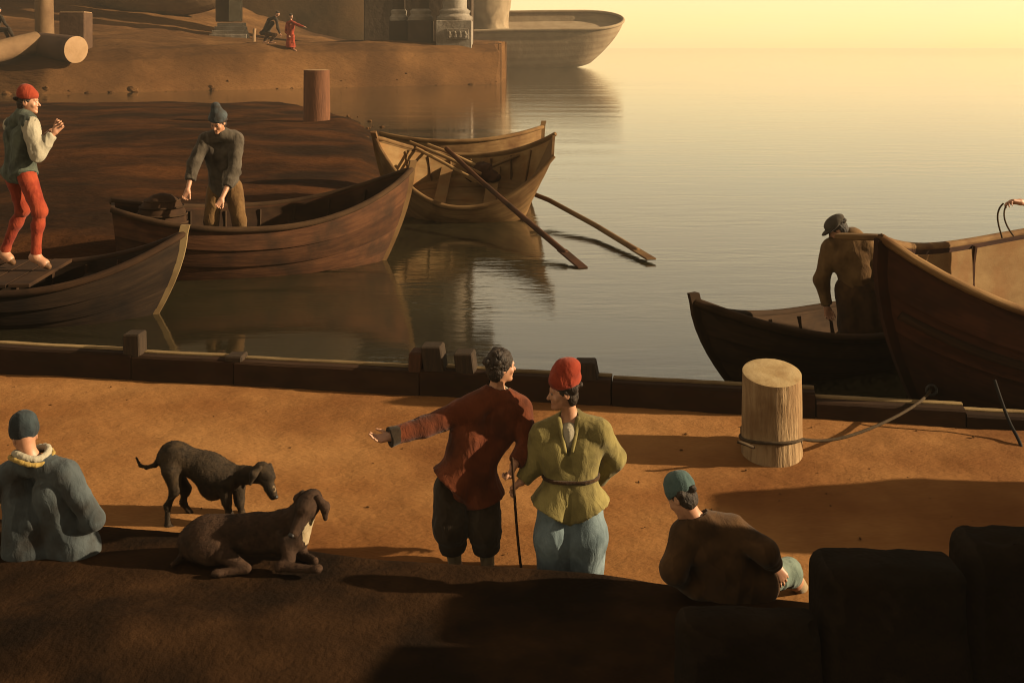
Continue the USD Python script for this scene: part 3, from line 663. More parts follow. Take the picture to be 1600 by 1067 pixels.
# ================================================================== THE KERB AND ITS POSTS
kerb = Thing('quay_edge', 'long dark timber kerb along the water side of the earth quay', 'quay edging', (*KA, .2))
def kp(s, t, z): q = KA + kd * s + kn * t; return np.array([q[0], q[1], z])
K3 = np.stack([np.r_[kd, 0], np.r_[-kn, 0], [0, 0, 1.0]])
def s_at(px):                                               # where the column px of the picture meets the kerb
    r = np.array([(px - 800) / F, 1.0]); n = np.array([-kd[1], kd[0]]); k = (KA @ n) / (r @ n); return float((r * k - KA) @ kd)
cuts = [-700, -300, -60, 205, 365, 655, 765, 955, 1275, 1510, 1800, 2200]
for i in range(len(cuts) - 1):
    a, b = s_at(cuts[i]) , s_at(cuts[i + 1]); h = [.25, .24, .25, .235, .225, .24, .23, .215, .14, .10, .10, .10][i]; n = 14
    xs = np.linspace(a + .006, b - .006, n); wob = .012 * (meshkit.fbm(np.stack([xs * 2.3, xs * 0 + i, xs * 0], -1), 3, 6) - .5)
    sec = [(-.0, -.5), (-.0, h - .02), (-.018, h), (-.15, h + .004), (-.17, h - .02), (-.17, -.5)]
    V = np.vstack([[kp(s, -t - .012 * ((j * 7 + i) % 3) * 0 + w, .2 + z + (w if z > 0 else 0)) for s, w in zip(xs, wob)] for j, (t, z) in enumerate([(-q[0], q[1]) for q in sec])])
    V = np.array(V); m = len(sec); f = []
    for r in range(m - 1):
        for c in range(n - 1): p0 = r * n + c; f += [[p0, p0 + 1, p0 + n + 1], [p0, p0 + n + 1, p0 + n]]
    f += [[0, r * n, (r + 1) * n] for r in range(1, m - 1)] + [[n - 1, (r + 1) * n + n - 1, r * n + n - 1] for r in range(1, m - 1)]
    L = np.tile(xs, m); uv = np.stack([L + i * 3.3, np.repeat(np.arange(m) * .09, n) + i], 1)
    bm_ = kerb.add('kerb_beam', (V, np.array(f)), W_KERB, smooth=False, uv=uv)
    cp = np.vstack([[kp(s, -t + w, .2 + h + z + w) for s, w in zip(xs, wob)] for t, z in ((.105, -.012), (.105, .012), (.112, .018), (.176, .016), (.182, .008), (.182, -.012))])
    kerb.add('worn_edge', (cp, np.array([x for r in range(5) for c in range(n - 1) for x in ([r * n + c, r * n + c + 1, r * n + c + n + 1], [r * n + c, r * n + c + n + 1, r * n + c + n])])), W_LITEDGE, uv=uv, under=bm_)  # pale strip colours in the sunlit line along the kerb top
def post(px0, px1, ptop, lean, label, mat=W_POST, depth=.16, t=-.09):
    s0, s1 = s_at(px0), s_at(px1); c = kp((s0 + s1) / 2, t, 0); d = c[1]; zt = EYE - (ptop - HZ) / F * d; w = abs(px1 - px0) / F * d
    v, f = box((0, 0, 0), (w, depth, zt + .3), ch=.012); v[:, 0] += (v[:, 2]) * lean; k = v[:, 2] > 0; v[k, 2] += .04 * (v[k, 0] * .5 + v[k, 1]) * 2
    v = v @ K3 + np.array([c[0], c[1], (zt - .3) / 2]); return solo('mooring_post', (v, f), mat, label, 'post')
W_DARKRED = M('dark_red_wood', (.09, .036, .016), (.14, .056, .024), scale=5, stretch=(9, 9, 1.2), bscale=8, bdist=.02)
post(191, 219, 519, -.03, 'squat square post with bright top standing alone on the kerb far left')
post(349, 377, 553, .0, 'lowest stub of a post, barely rising over the kerb right of the lone square post')
post(634, 655, 547, .05, 'small reddish stub beside the leaning pair of posts', W_DARKRED)
post(668, 701, 538, -.16, 'taller post of the leaning pair left of the dark haired man')
post(718, 748, 549, -.14, 'shorter post of the leaning pair, next to the dark haired man')
post(912, 944, 563, -.2, 'post half hidden behind the red cap of the man in olive')

# ================================================================== BOLLARD AND ROPE
bc = np.array([(1206 - 800) / F * 9.17, 9.17]); BZ = float(quay_z(*bc)); br = .235
b = Thing('bollard', 'thick round timber bollard with pale sawn top and rope around its foot', 'bollard', (bc[0], bc[1], BZ))
ztop = EYE - (582 - HZ) / F * 9.17
V, q = log_mesh((bc[0], bc[1], BZ - .3), (bc[0], bc[1], ztop), br * 1.03, br * .98, 48, 16, .02, 3)
V[-1, :, 2] += -(V[-1, :, 1] - bc[1]) * -.22 ; V[-2, :, 2] += -(V[-2, :, 1] - bc[1]) * -.18
ring = V[-1]; b.add('trunk', (V.reshape(-1, 3), np.vstack([q[:, [0, 1, 2]], q[:, [0, 2, 3]]])), W_BARK, smooth=True)
ENDG = M('sawn_end_grain', (.60, .40, .18), (.74, .53, .27), scale=4, bscale=26, bdist=.008, rough=.8, c=(.48, .29, .12), cscale=6)
b.add('sawn_top', end_disc(ring[::-1] if False else ring, ring.mean(0), .012, np.array([0, 0, 1.0])), ENDG, smooth=40)
# ================================================================== BOATS
RB = (W_RED, W_GREY, W_DARK)
boat1 = Boat('dark low rowing boat nearest the quay on the left, its stem coloured pale for light on the bow tip', (-4.14, 14.55), math.radians(4), 3.7, 1.65, (.62, .47, 1.0), draft=.3, rake=.55, heel=math.radians(2), mats=(W_BLACK, W_DARK, W_BLACK), stemm=W_LITEDGE, thwarts=((.35, .32), (.66, .36)), pw=2.4)  # pale stem puts the light on the bow tip into the colour
boat2 = Boat('red brown rowing boat in which the man in the blue hat bends over', (-1.62, 18.35), math.radians(20), 4.5, 1.85, (1.05, .78, 1.42), draft=.3, rake=.6, heel=math.radians(3), mats=(W_RED, W_GREY, W_DARK), stemm=W_TAN, thwarts=((.30, .5), (.62, .52)), pw=2.3)  # tan stem colour stands for light caught on the bow tip
boat3 = Boat('tan rowing boat heeled over beside the sand spit with two oars trailing', (-2.62, 23.2), math.radians(180 - 4), 3.5, 1.95, (1.62, .80, 1.75), draft=.12, rake=.35, stern=.42, heel=math.radians(-25), mats=(W_TAN, W_TAN, W_TANIN), floor=.42, thwarts=((.36, .62), (.64, .62)), pw=2.0, srake=.75, um=.5)
boat4 = Boat('brown low boat behind the bollard in which the bending man stands', (1.80, 11.35), math.radians(180 + 31), 4.0, 1.3, (.45, .38, .84), draft=.3, rake=.75, heel=math.radians(0), mats=(W_GREY, W_GREY, W_GREY), thwarts=((.25, .25),), pw=2.1, floor=.08)
boat5 = Boat('large dark barge with high pointed prow and sunlit tan inside, moored at right', (2.97, 10.2), math.radians(180 + 20), 6.2, 2.5, (1.3, 1.16, 1.79), draft=.4, rake=1.15, heel=math.radians(-15), mats=(W_HULL, W_TAN, W_TANIN), stemm=W_HULL, thwarts=((.3, .75),), pw=1.75, floor=.25, name='barge', cat='barge', um=.42, stern=.5, n=8, rail=.04, sag=3.5, stemtop=1.0, ribs=3)  # tan rails colour in the gold highlight along the rims
boat6 = Boat('brown rowing boat lying behind the tan heeled one, only its far side and bow showing', (.70, 25.4), math.radians(3), 3.6, 1.5, (1.45, 1.22, 1.60), draft=.2, rake=.4, heel=math.radians(-10), mats=(W_TAN, W_TAN, W_TANIN), floor=.3, ribs=5, thwarts=((.4, .7),), pw=2.6)
rz = EYE - (697 - HZ) / F * 8.94
th = np.linspace(math.radians(200), math.radians(335), 26)
loop = [np.array([bc[0] + (br + .014) * math.cos(a), bc[1] + (br + .014) * math.sin(a), rz + .0 + .03 * math.sin((a - 3.5) * 1.1)]) for a in np.linspace(math.radians(150), math.radians(330), 24)]
back = [np.array([bc[0] + (br + .014) * math.cos(a), bc[1] + (br + .014) * math.sin(a), rz + .03]) for a in np.linspace(math.radians(10), math.radians(150), 14)]
hs = [boat5.world(*boat5.hullp(np.array([u]), v, 1, .05)[0]) for u in np.linspace(.75, 1, 40) for v in np.linspace(.05, .95, 40)]
hs = np.array(hs); hpx = np.stack([800 + hs[:, 0] / hs[:, 1] * F, HZ + (EYE - hs[:, 2]) / hs[:, 1] * F], 1); hit = hs[int(np.argmin(np.hypot(hpx[:, 0] - 1452, hpx[:, 1] - 608)))]
run = spline([loop[-1], P(1300, 687, 9.1), P(1350, 673, 9.2), P(1405, 648, 9.42), hit], 26)[1:]
boat5.add('mooring_ring', tube([hit + [.045 * math.cos(a), -.03, .045 * math.sin(a)] for a in np.linspace(0, 2 * math.pi, 16)], .012, 6), M('dark_iron', (.03, .022, .016), (.05, .036, .026), rough=.6, spec=.3), smooth=True)
mr = Thing('mooring_rope', 'brown mooring rope tied around the bollard and led to the big boat', 'rope', (bc[0], bc[1], BZ))
mr.add('strand', tube(np.vstack([back, loop, run]), .0125, 8), ROPE, smooth=True)
knot = tube(spline([P(1178, 699, 8.95), P(1168, 695, 8.91), P(1160, 692, 8.89), P(1152, 690, 8.89)], 12), .012, 8)
mr.add('knot_end', knot, ROPE, smooth=True)

ch = boat5.world
# prow plank, wale and stem spur of the barge
a, bb = P(1312, 369, 10.35), P(1372, 371, 10.1); d = unit(bb - a)
boat5.add('prow_plank', box((a + bb) / 2, (np.linalg.norm(bb - a) + .05, .12, .05), np.stack([d, unit(np.cross([0, 0, 1], d)), unit(np.cross(d, unit(np.cross([0, 0, 1], d))))]), ch=.01), W_TAN)
wl = [boat5.hullp(np.array([u]), .80, 1, .03)[0] for u in np.linspace(.1, .985, 26)]
boat5.add('wale', tube(boat5.turn(np.array(wl)), .045, 6), W_DARK, smooth=True, local=True)
wl = [boat5.hullp(np.array([u]), .80, -1, .03)[0] for u in np.linspace(.1, .985, 26)]
boat5.add('wale', tube(boat5.turn(np.array(wl)), .045, 6), W_DARK, smooth=True, local=True)

us_ = np.linspace(.5, .97, 60); pxs = [(lambda p: 800 + p[0] / p[1] * F)(boat5.world(*boat5.hullp(np.array([u]), 1.0, -1, 0)[0])) for u in us_]
u0 = float(us_[int(np.argmin(np.abs(np.array(pxs) - 1516)))])
boat5.add('rib', tube(boat5.turn(np.array([boat5.hullp(np.array([u0 - .035 * (1 - v) * 0]), v, -1, -.06)[0] for v in np.linspace(1.0, .1, 12)])), .022, 5), W_RED, local=True)

# ================================================================== LOOSE THINGS BY THE BOATS
def bar(pts, r, mat, name, label, cat, sides=8, blade=None):
    if blade is None: return solo(name, tube(pts, r, sides), mat, label, cat, smooth=True)
    t = Thing(name, label, cat, pts[0]); t.add('shaft', tube(pts, r, sides), mat, smooth=True)
    p = np.asarray(pts, float); d = unit(p[-1] - p[-2]); x = unit(np.cross(d, [0, 0, 1.0])); z = np.cross(x, d); L, w = blade
    t.add('blade', box(p[-1] + d * L * .3, (w, L, .03), np.stack([x, d, z]), ch=.01), mat); return t
bar([P(697, 232, 22.9), P(745, 277, 22.2), P(815, 338, 20.2), P(884, 396, 18.2)], [.045, .045, .05, .05], W_RED, 'oar', 'nearer oar, slanting over the tan boat side into the water', 'oar', blade=(.9, .17))
bar([P(800, 290, 23.6), P(858, 313, 22.9), P(930, 352, 20.8), P(996, 392, 18.6)], [.045, .05, .05, .05], W_TAN, 'oar', 'farther oar, reaching past the end of the tan boat to the right', 'oar', blade=(.8, .17))
pt = Thing('net_bundle', 'small brown heap of nets and tied poles inside the tan heeled boat', 'fishing gear', P(745, 285, 23.0))
net = [El(P(748 + dx * .7, 268 + dy * .6, 23.1), (.17, .2, .11)) for dx, dy in ((0, 0), (16, 6), (-12, 10), (30, 16), (8, -8))]
pt.add('net', folds(blend(net, .02, .08), .05, 8, 3), W_RED, smooth=60)
for a, c in ((P(640, 222, 23.3), P(752, 272, 22.7)), (P(650, 232, 23.1), P(745, 285, 22.6)), (P(668, 226, 23.4), P(742, 258, 22.9)), (P(765, 262, 23.3), P(842, 232, 23.3)), (P(705, 262, 22.5), P(775, 300, 22.4))):
    pt.add('pole', tube([a, lerp(a, c, .5) + [0, 0, .02], c], .035, 6), W_TANIN, smooth=True)

hoop = [P(216 + 37 + 38 * math.cos(a), 338 - 38 * math.sin(a), 17.0 + .35 * math.cos(a * 2)) for a in np.linspace(0, math.pi, 15)]
bk = Thing('fish_basket', 'dark domed basket at the stern of the red brown boat', 'basket', P(252, 352, 17))
bk.add('basket_body', lathe([(0, -.12), (.34, -.12), (.36, .0), (.34, .16), (.26, .31), (.14, .40), (0, .43)], P(253, 347, 17.0), 26), W_DARK, smooth=50)
for z, r in ((.0, .37), (.12, .36), (.23, .315), (.32, .25)):
    bk.add('withy', tube([P(253, 347, 17.0) + [r * math.cos(a), r * math.sin(a), z] for a in np.linspace(0, 2 * math.pi, 24)], .018, 5), W_GREY, smooth=True)

# boards laid across the boat under the man in red stockings
for i in range(3):
    boat1.add('deck_board', box(boat1.world(1.42 + i * .27, 0, .535 + .004 * i), (.25, 1.66, .045), np.stack([[math.cos(.07), math.sin(.07), 0], [-math.sin(.07), math.cos(.07), 0], [0, 0, 1.0]]), ch=.008), W_DARK)

# post on the spit
pp = onz(495, 190, .3)
sp = Thing('mooring_bollard', 'stout red brown post standing on the sand spit', 'post', pp)
V, q = log_mesh(pp - [0, 0, .5], pp + [0, 0, 80 / F * pp[1]], 21 / F * pp[1], 20 / F * pp[1], 32, 10, .04, 5); V[-1, :, 2] += .0
sp.add('trunk', (V.reshape(-1, 3), np.vstack([q[:, [0, 1, 2]], q[:, [0, 2, 3]]])), W_REDPOST, smooth=True)
sp.add('sawn_top', end_disc(V[-1], V[-1].mean(0), .03, np.array([0, 0, 1.0])), W_FAREND, smooth=40)

# rope ends at the right
bar(spline([P(1554, 594, 9.55), P(1566, 630, 9.45), P(1580, 665, 9.35), P(1592, 688, 9.2), P(1600, 715, 9.1), P(1603, 760, 9.0), P(1612, 790, 8.95)], 24), .014, ROPEDK, 'hanging_rope', 'thin dark rope hanging down the barge side at the right edge', 'rope')

# ================================================================== FOREGROUND BLOCKS
def block(name, c, size, label, rz=0.0, seed=0, ch=.05, rough=.03):
    a = np.array([[math.cos(rz), math.sin(rz), 0], [-math.sin(rz), math.cos(rz), 0], [0, 0, 1]]); r = np.random.default_rng(seed)
    chips = []
    for k in range(7):
        e = np.array([r.uniform(-1, 1), r.uniform(-1, 1), r.uniform(.2, 1)]); m = r.integers(0, 3); e[(m + 1) % 3] = np.sign(e[(m + 1) % 3]) or 1; e[2] = 1 if m != 2 else e[2]; e[1] = -1 if r.random() < .6 else e[1]
        chips.append(El(np.asarray(c) + (e * np.asarray(size) / 2) @ a, r.uniform(.02, .06, 3) * [1.6, 1, 1], k=.03))
    v, f = blend([Bx(c, size, ch, a)], .024, 0, sub=chips)
    w = meshkit.fbm(v * 2.6 + seed * 3.7, 5, seed) - .5
    return solo(name, (v + vnorm(v, f) * (w * rough * 2)[:, None], f), STONE, label, 'stone block', smooth=True)
def blk(px0, px1, ptop, d, depth, label, seed, z0=-.25, rz=0.0, ch=.05, rough=.03):
    x0, x1 = (px0 - 800) / F * d, (px1 - 800) / F * d; zt = EYE - (ptop - HZ) / F * d
    block('stone_block', ((x0 + x1) / 2, d + depth / 2, (zt + z0) / 2), (x1 - x0, depth, zt - z0), label, rz, seed, ch, rough)
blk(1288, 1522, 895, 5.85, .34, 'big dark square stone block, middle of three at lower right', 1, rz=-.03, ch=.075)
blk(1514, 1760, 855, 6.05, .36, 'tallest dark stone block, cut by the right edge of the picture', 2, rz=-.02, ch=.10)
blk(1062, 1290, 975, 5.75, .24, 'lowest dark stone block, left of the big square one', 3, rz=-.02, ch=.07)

block('stone_block', (5.75, 7.95, .55), (1.3, .75, 1.6), 'unseen block added beyond the right edge to shade the quay, farther from the others', .1, 7)  # out of view, added for its shadow band across the quay
rw = Thing('ruined_wall', 'unseen rough stone wall added beyond the right edge to shade the foreground bank', 'wall', (4.5, 5.8, 0))  # added out of view so its shadow keeps the foreground bank dark
for k, (x, y, z, w, d_, h) in enumerate(((4.15, 5.1, .25, 1.3, .95, 1.0), (4.2, 6.05, .25, 1.35, .93, 1.0), (5.35, 5.0, .25, 1.3, 1.7, 1.0), (4.25, 5.5, 1.15, 1.25, 1.2, .85), (4.3, 6.4, 1.12, 1.2, .58, .78), (5.3, 5.1, 1.15, 1.1, 1.5, .8))):
    v, f = blend([Bx((x, y, z), (w, d_, h), .06)], .05, 0); w_ = meshkit.fbm(v * 2.6 + k * 3.7, 4, k) - .5
    rw.add('stone', (v + vnorm(v, f) * (w_ * .05)[:, None], f), STONE, smooth=True)

# ================================================================== THE PEOPLE
def joints(d, **k): return {n: P(x, y, d + dz) for n, (x, y, dz) in k.items()}

# man in the rust jacket, seen from behind, one arm held out to the left
D = 7.82
J = joints(D, head=(783, 572, .0), neck=(775, 617, .02), shL=(716, 647, -.06), shR=(812, 640, .05), elL=(662, 667, -.16), wrL=(612, 682, -.26), elR=(826, 694, -.02), wrR=(803, 726, -.14),
           waist=(737, 712, 0), hipL=(704, 762, -.02), hipR=(752, 766, .04), knL=(704, 826, -.06), knR=(757, 828, -.02), anL=(712, 884, .03), anR=(763, 887, .05), toL=(706, 893, .22), toR=(778, 895, .22))
p1 = Person('dark haired man in rust jacket seen from behind, arm held out to the left', J, (.88, .45, -.06), (.10, .0, 1), P(738, 893, D), .90, .0095,
            hands={'L': dict(d=(-1, -.18, -.10), n=(.05, -.35, .9), curl=.30, side=-1, thumb=.75), 'R': dict(d=(-.2, -.25, -.6), n=(-.9, .2, .2), curl=1.0, side=1, thumb=.3)})
p1.hair(puff=.06, amp=.02)
jk = p1.torso(.036) + p1.arm('L', .030, .93, True, .034) + p1.arm('R', .030, .88, True, .030) + [Rc(lerp(J['shL'], p1.ms, .4), lerp(p1.chest, p1.waist, .8), .10, .11), Rc(lerp(J['shR'], p1.ms, .4), lerp(p1.chest, p1.waist, .8), .10, .11)]
for q, e in (('L', (0, 0, .03)), ('R', (.01, 0, -.05))): jk.append(Rc(lerp(p1.waist, J['hip' + q], .2), J['hip' + q] + np.array(e), .115, .158, cap=True))
p1.wear('jacket', jk, C_RUST, amp=.006, freq=13, stretch=(1, 1, .3), seed=17, sub=[Rc(P(758, 712, D - .19), P(742, 778, D - .20), .012, .034, k=.02), El(J['neck'] + [.015, .02, .06], (.075, .085, .06))])
p1.wear('collar', [Rc(J['neck'] + [math.cos(a) * .066 + .01, math.sin(a) * .066 + .01, .022 + .012 * math.sin(a)], J['neck'] + [math.cos(a + .5) * .066 + .01, math.sin(a + .5) * .066 + .01, .022 + .012 * math.sin(a + .5)], .013, .013) for a in np.arange(-2.4, 1.4, .45)], C_WHITE, amp=.004, k=.01, res=.006)
sl = unit(J['wrL'] - J['elL']); cpt = lerp(J['elL'], J['wrL'], .86)
p1.wear('cuff', [Rc(cpt, cpt + sl * .05, .060, .066, cap=True)], C_DKBR, amp=.006, k=.01, res=.006, sub=[Rc(cpt + sl * .02, cpt + sl * .09, .036, .045)])
br_ = [Rc(J['hip' + q] + [0, 0, -.02], lerp(J['kn' + q], J['an' + q], .0), .115, .114) for q in 'LR'] + [Rc(lerp(J['hip' + q], J['kn' + q], .8), lerp(J['kn' + q], J['an' + q], .46), .114, .088, cap=True) for q in 'LR']
p1.wear('breeches', br_ + [Rc(J['hipL'], J['hipR'], .11, .11)], C_DKBR, amp=.016, freq=10, seed=5, k=.03, stretch=(1, 1, .6))
for q in 'LR': p1.wear('knee_band', [Rc(lerp(J['kn' + q], J['an' + q], .40), lerp(J['kn' + q], J['an' + q], .51), .096, .092, cap=True)], C_DKBR, amp=.006, k=.01, res=.008)
for q in 'LR': p1.wear('stocking', [Rc(lerp(J['kn' + q], J['an' + q], .35), J['an' + q] + [0, 0, -.02], .056, .042)], STOCK, amp=.004, freq=20)
p1.shoes(LEATHER)
bar(spline([P(800, 715, 7.58), P(803, 760, 7.60), P(808, 830, 7.63), P(815, 893, 7.66)], 16), [.009] * 16, W_DARK, 'walking_stick', 'thin walking stick held upright between the two standing men', 'walking stick')

# man in olive jacket and red cap
D = 7.70
J = joints(D, head=(880, 612, -.03), neck=(892, 657, .03), shL=(936, 676, .0), shR=(846, 681, .02), elL=(960, 716, .12), wrL=(932, 752, .20), elR=(834, 726, .05), wrR=(815, 752, .02),
           waist=(892, 742, 0), hipL=(913, 775, 0), hipR=(868, 775, 0), knL=(917, 838, -.05), knR=(867, 838, -.03), anL=(914, 898, .02), anR=(866, 898, .02), toL=(926, 909, -.14), toR=(856, 909, -.14))
p2 = Person('man in red cap and olive jacket talking, hand behind his back', J, (-.985, -.14, -.13), (-.10, -.03, 1), P(890, 905, D), .92, .0095,
            hands={'L': dict(curl=.6, side=1), 'R': dict(d=(-.5, .2, -.4), curl=.5, side=1)})
p2.hair(puff=-.02, low=-.06, under=.05)
A = p2.hA; hp = p2.hp; c = p2.sc
cap = [El(hp(0, -.02, .082), np.array([.104, .114, .062]) * c, A), El(hp(.0, -.03, .140), np.array([.099, .102, .086]) * c, A), El(hp(-.02, -.060, .185), np.array([.072, .068, .055]) * c, A)]
p2.wear('cap', cap, C_RED, amp=.014, freq=9, res=.007, k=.05, half=[(hp(0, 0, .052), -(A[2] + .12 * A[1]))])
p2.wear('cap_band', [El(hp(0, -.02, .070), np.array([.104, .114, .06]) * c, A)], C_RED, amp=.004, res=.007, k=.03, slab=(hp(0, -.02, .060), A[2] + .12 * A[1], .016))
jk = p2.torso(.030) + p2.arm('L', .034, .96, True, .03) + p2.arm('R', .030, .96, True, .026)
for q in 'LR': jk.append(Rc(p2.waist * .75 + J['hip' + q] * .25, lerp(J['hip' + q], J['kn' + q], .36) + (J['hip' + q] - p2.mh) * .25, .115, .162, cap=True))
p2.wear('jacket', jk, C_OLIVE, amp=.010, freq=10, stretch=(1, 1, .3), seed=8, sub=[El(J['neck'] + [-.02, -.07, .03], (.062, .085, .10)), El(J['neck'] + [-.02, -.12, -.10], (.022, .06, .10))])
p2.wear('shirt', [El(J['neck'] + [-.015, -.050, -.085], (.07, .07, .10))], C_WHITE, amp=.006, k=.01, res=.007)
for q in (-1, 1): p2.wear('lapel', [Rc(J['neck'] + [-.02 + q * .065, -.06, .03], J['neck'] + [-.02 + q * .025, -.135, -.16], .020, .012)], C_OLIVE, amp=.004, k=.01, res=.006)
bl = p2.torso(.050); p2.wear('belt', bl, C_BROWN, amp=.0, slab=(p2.waist + [0, 0, -.005], (0, 0, 1), .011), sub=[])
tr = [Rc(J['hip' + q] - [0, 0, .05], J['kn' + q], .115, .132) for q in 'LR'] + [Rc(J['kn' + q], J['an' + q] + [0, 0, -.01], .132, .116, cap=True) for q in 'LR']
p2.wear('trousers', tr, C_BLUE, amp=.012, freq=10, seed=12, k=.05, stretch=(1, 1, .2))
p2.shoes(DKLEATH)

# man sitting on the bank at lower right, leaning on his arm
D = 7.0
J = joints(D, head=(1066, 778, .02), neck=(1090, 818, .03), shL=(1072, 838, .02), shR=(1146, 830, .06), elL=(1052, 890, -.04), wrL=(1072, 914, .10), elR=(1196, 862, -.06), wrR=(1212, 884, .06), waist=(1128, 880, .05),
           hipL=(1132, 908, .10), hipR=(1172, 908, .10), knL=(1185, 896, .45), knR=(1232, 893, .30), anL=(1212, 925, .80), anR=(1262, 932, .65), toL=(1228, 936, .95), toR=(1280, 942, .80))
p3 = Person('man in brown coat and teal cap sitting on the bank at right, looking down', J, (-.55, .55, -.55), (-.22, .30, 1), P(1140, 920, D), .90, .0095,
            hands={'L': dict(curl=.3), 'R': dict(d=(.5, -.2, -.8), n=(.1, .6, -.5), curl=.5)})
p3.hair(puff=-.04, low=-.02, under=.04)
A, hp, c = p3.hA, p3.hp, p3.sc
p3.wear('cap', [El(hp(0, -.015, .062), np.array([.100, .112, .098]) * c, A), El(hp(0, -.02, .125), np.array([.075, .085, .05]) * c, A)], C_TEAL, amp=.008, freq=12, res=.007, half=[(hp(0, 0, .022), -A[2])])
coat = p3.torso(.038) + p3.arm('L', .040, .95, True, .03) + p3.arm('R', .034, .85, True, .03) + [Rc(J['hipL'], J['hipR'], .15, .15), Rc(p3.waist, J['hipR'] + [.05, 0, 0], .13, .14), Rc(p3.waist, J['hipL'] + [-.15, 0, .0], .12, .12)]
p3.wear('coat', coat, C_BROWN, amp=.011, freq=8, seed=21, sub=[El(J['neck'] + [-.02, .02, .06], (.075, .085, .075))])
p3.wear('breeches', both(p3.leg, .030, .1), C_PTEAL, amp=.012, freq=9, seed=4)
for q in 'LR': p3.wear('stocking', [Rc(lerp(J['kn' + q], J['an' + q], .1), J['an' + q], .058, .042)], STOCK, amp=.004)
p3.shoes(DKLEATH)

# man sitting on the bank at the left edge, back turned
D = 7.7
J = joints(D, head=(38, 682, .02), neck=(50, 722, .02), shL=(-2, 752, .10), shR=(104, 742, -.02), elL=(-30, 808, .05), wrL=(-52, 832, .22), elR=(146, 812, -.06), wrR=(80, 842, .20), waist=(72, 812, .02),
           hipL=(52, 858, .02), hipR=(112, 858, .02), knL=(0, 842, .42), knR=(60, 836, .50), anL=(-40, 870, .75), anR=(10, 865, .85), toL=(-60, 878, .9), toR=(-12, 872, 1.0))
p4 = Person('man in slate blue coat and dark cap sitting at the left edge, back turned', J, (-.55, .75, -.40), (-.12, .1, 1), P(80, 872, D), .94, .0095, hands={'L': dict(curl=.6), 'R': dict(curl=.6)})
A, hp, c = p4.hA, p4.hp, p4.sc
p4.wear('cap', [El(hp(0, -.015, .055), np.array([.103, .114, .10]) * c, A), El(hp(0, -.035, .12), np.array([.080, .09, .06]) * c, A)], C_DKTEAL, amp=.008, freq=12, res=.007, half=[(hp(0, 0, .0), -A[2] + .35 * A[1])])
coat = p4.torso(.030) + p4.arm('L', .030, .9, True, .03) + p4.arm('R', .030, .9, True, .03)
for q, o in (('L', -.05), ('R', .04)): coat += [Rc(lerp(p4.chest, J['sh' + q], .45), J['hip' + q] + [o, 0, .01], .10, .150)]
p4.wear('coat', coat, C_SLATE, amp=.012, freq=8, seed=31, k=.03, sub=[El(J['neck'] + [0, .02, .06], (.08, .09, .07))])
ring = [Rc(J['neck'] + [math.cos(a) * .105, math.sin(a) * .095, .062 + .016 * math.sin(a * 2)], J['neck'] + [math.cos(a + .35) * .105, math.sin(a + .35) * .095, .062 + .016 * math.sin((a + .35) * 2)], .021, .021) for a in np.arange(0, 6.3, .35)]
p4.wear('collar', ring, C_WHITE, amp=.003, freq=20, k=.012, res=.007)
ring = [Rc(J['neck'] + [math.cos(a) * .135, math.sin(a) * .12 - .005, .036 + .02 * math.sin(a * 2)], J['neck'] + [math.cos(a + .35) * .135, math.sin(a + .35) * .12 - .005, .036 + .02 * math.sin((a + .35) * 2)], .014, .014) for a in np.arange(0, 6.3, .35)]
p4.wear('collar_edge', ring, C_YEL, amp=.003, freq=20, k=.012, res=.007)
p4.wear('breeches', both(p4.leg, .028, .1), C_DKBR, amp=.01)
for q in 'LR': p4.wear('stocking', [Rc(lerp(J['kn' + q], J['an' + q], .1), J['an' + q], .058, .042)], STOCK, amp=.004)
p4.shoes(DKLEATH)

# man in red stockings standing in the nearest boat
D = 14.5
J = joints(D, head=(44, 160, .0), neck=(38, 180, .0), shL=(20, 196, .16), shR=(48, 196, -.14), elL=(45, 238, .28), wrL=(72, 212, .22), elR=(58, 240, -.22), wrR=(86, 206, -.12), waist=(34, 242, 0),
           hipL=(22, 268, .10), hipR=(38, 268, -.10), knL=(36, 326, .12), knR=(62, 330, -.10), anL=(6, 396, .14), anR=(56, 401, -.10), toL=(20, 410, .12), toR=(76, 417, -.10))
p5 = Person('man in red cap and red stockings standing in the boat at the far left', J, (.95, .1, -.05), (.0, 0, 1), P(35, 412, D), 1.22, .013, hands={'L': dict(curl=.8), 'R': dict(curl=.9)})
p5.hair(puff=-.03, under=.05)
A, hp, c = p5.hA, p5.hp, p5.sc
p5.wear('cap', [El(hp(0, -.01, .07), np.array([.098, .108, .075]) * c, A), El(hp(0, -.03, .12), np.array([.07, .08, .07]) * c, A)], C_RED, amp=.006, freq=10, res=.010, half=[(hp(0, 0, .035), -A[2])])
jk = p5.torso(.034) + [Rc(lerp(p5.waist, J['hip' + q], .3), J['hip' + q] + [0, 0, -.05], .12, .17, cap=True) for q in 'LR']
p5.wear('jacket', jk, C_GTEAL, amp=.016, freq=7, seed=41)
for q in 'LR': p5.wear('sleeve', p5.arm(q, .040, .85, True, .03), C_WHITE, amp=.018, freq=9, seed=42)
p5.wear('breeches', both(p5.leg, .018, .05), C_RED, amp=.012, freq=7, seed=43)
for q in 'LR': p5.wear('stocking', p5.leg(q, .010)[1:] + [Rc(lerp(J['kn' + q], J['an' + q], .9), J['an' + q], .052, .046)], C_RED, amp=.003)
p5.shoes(LEATHER, .012)

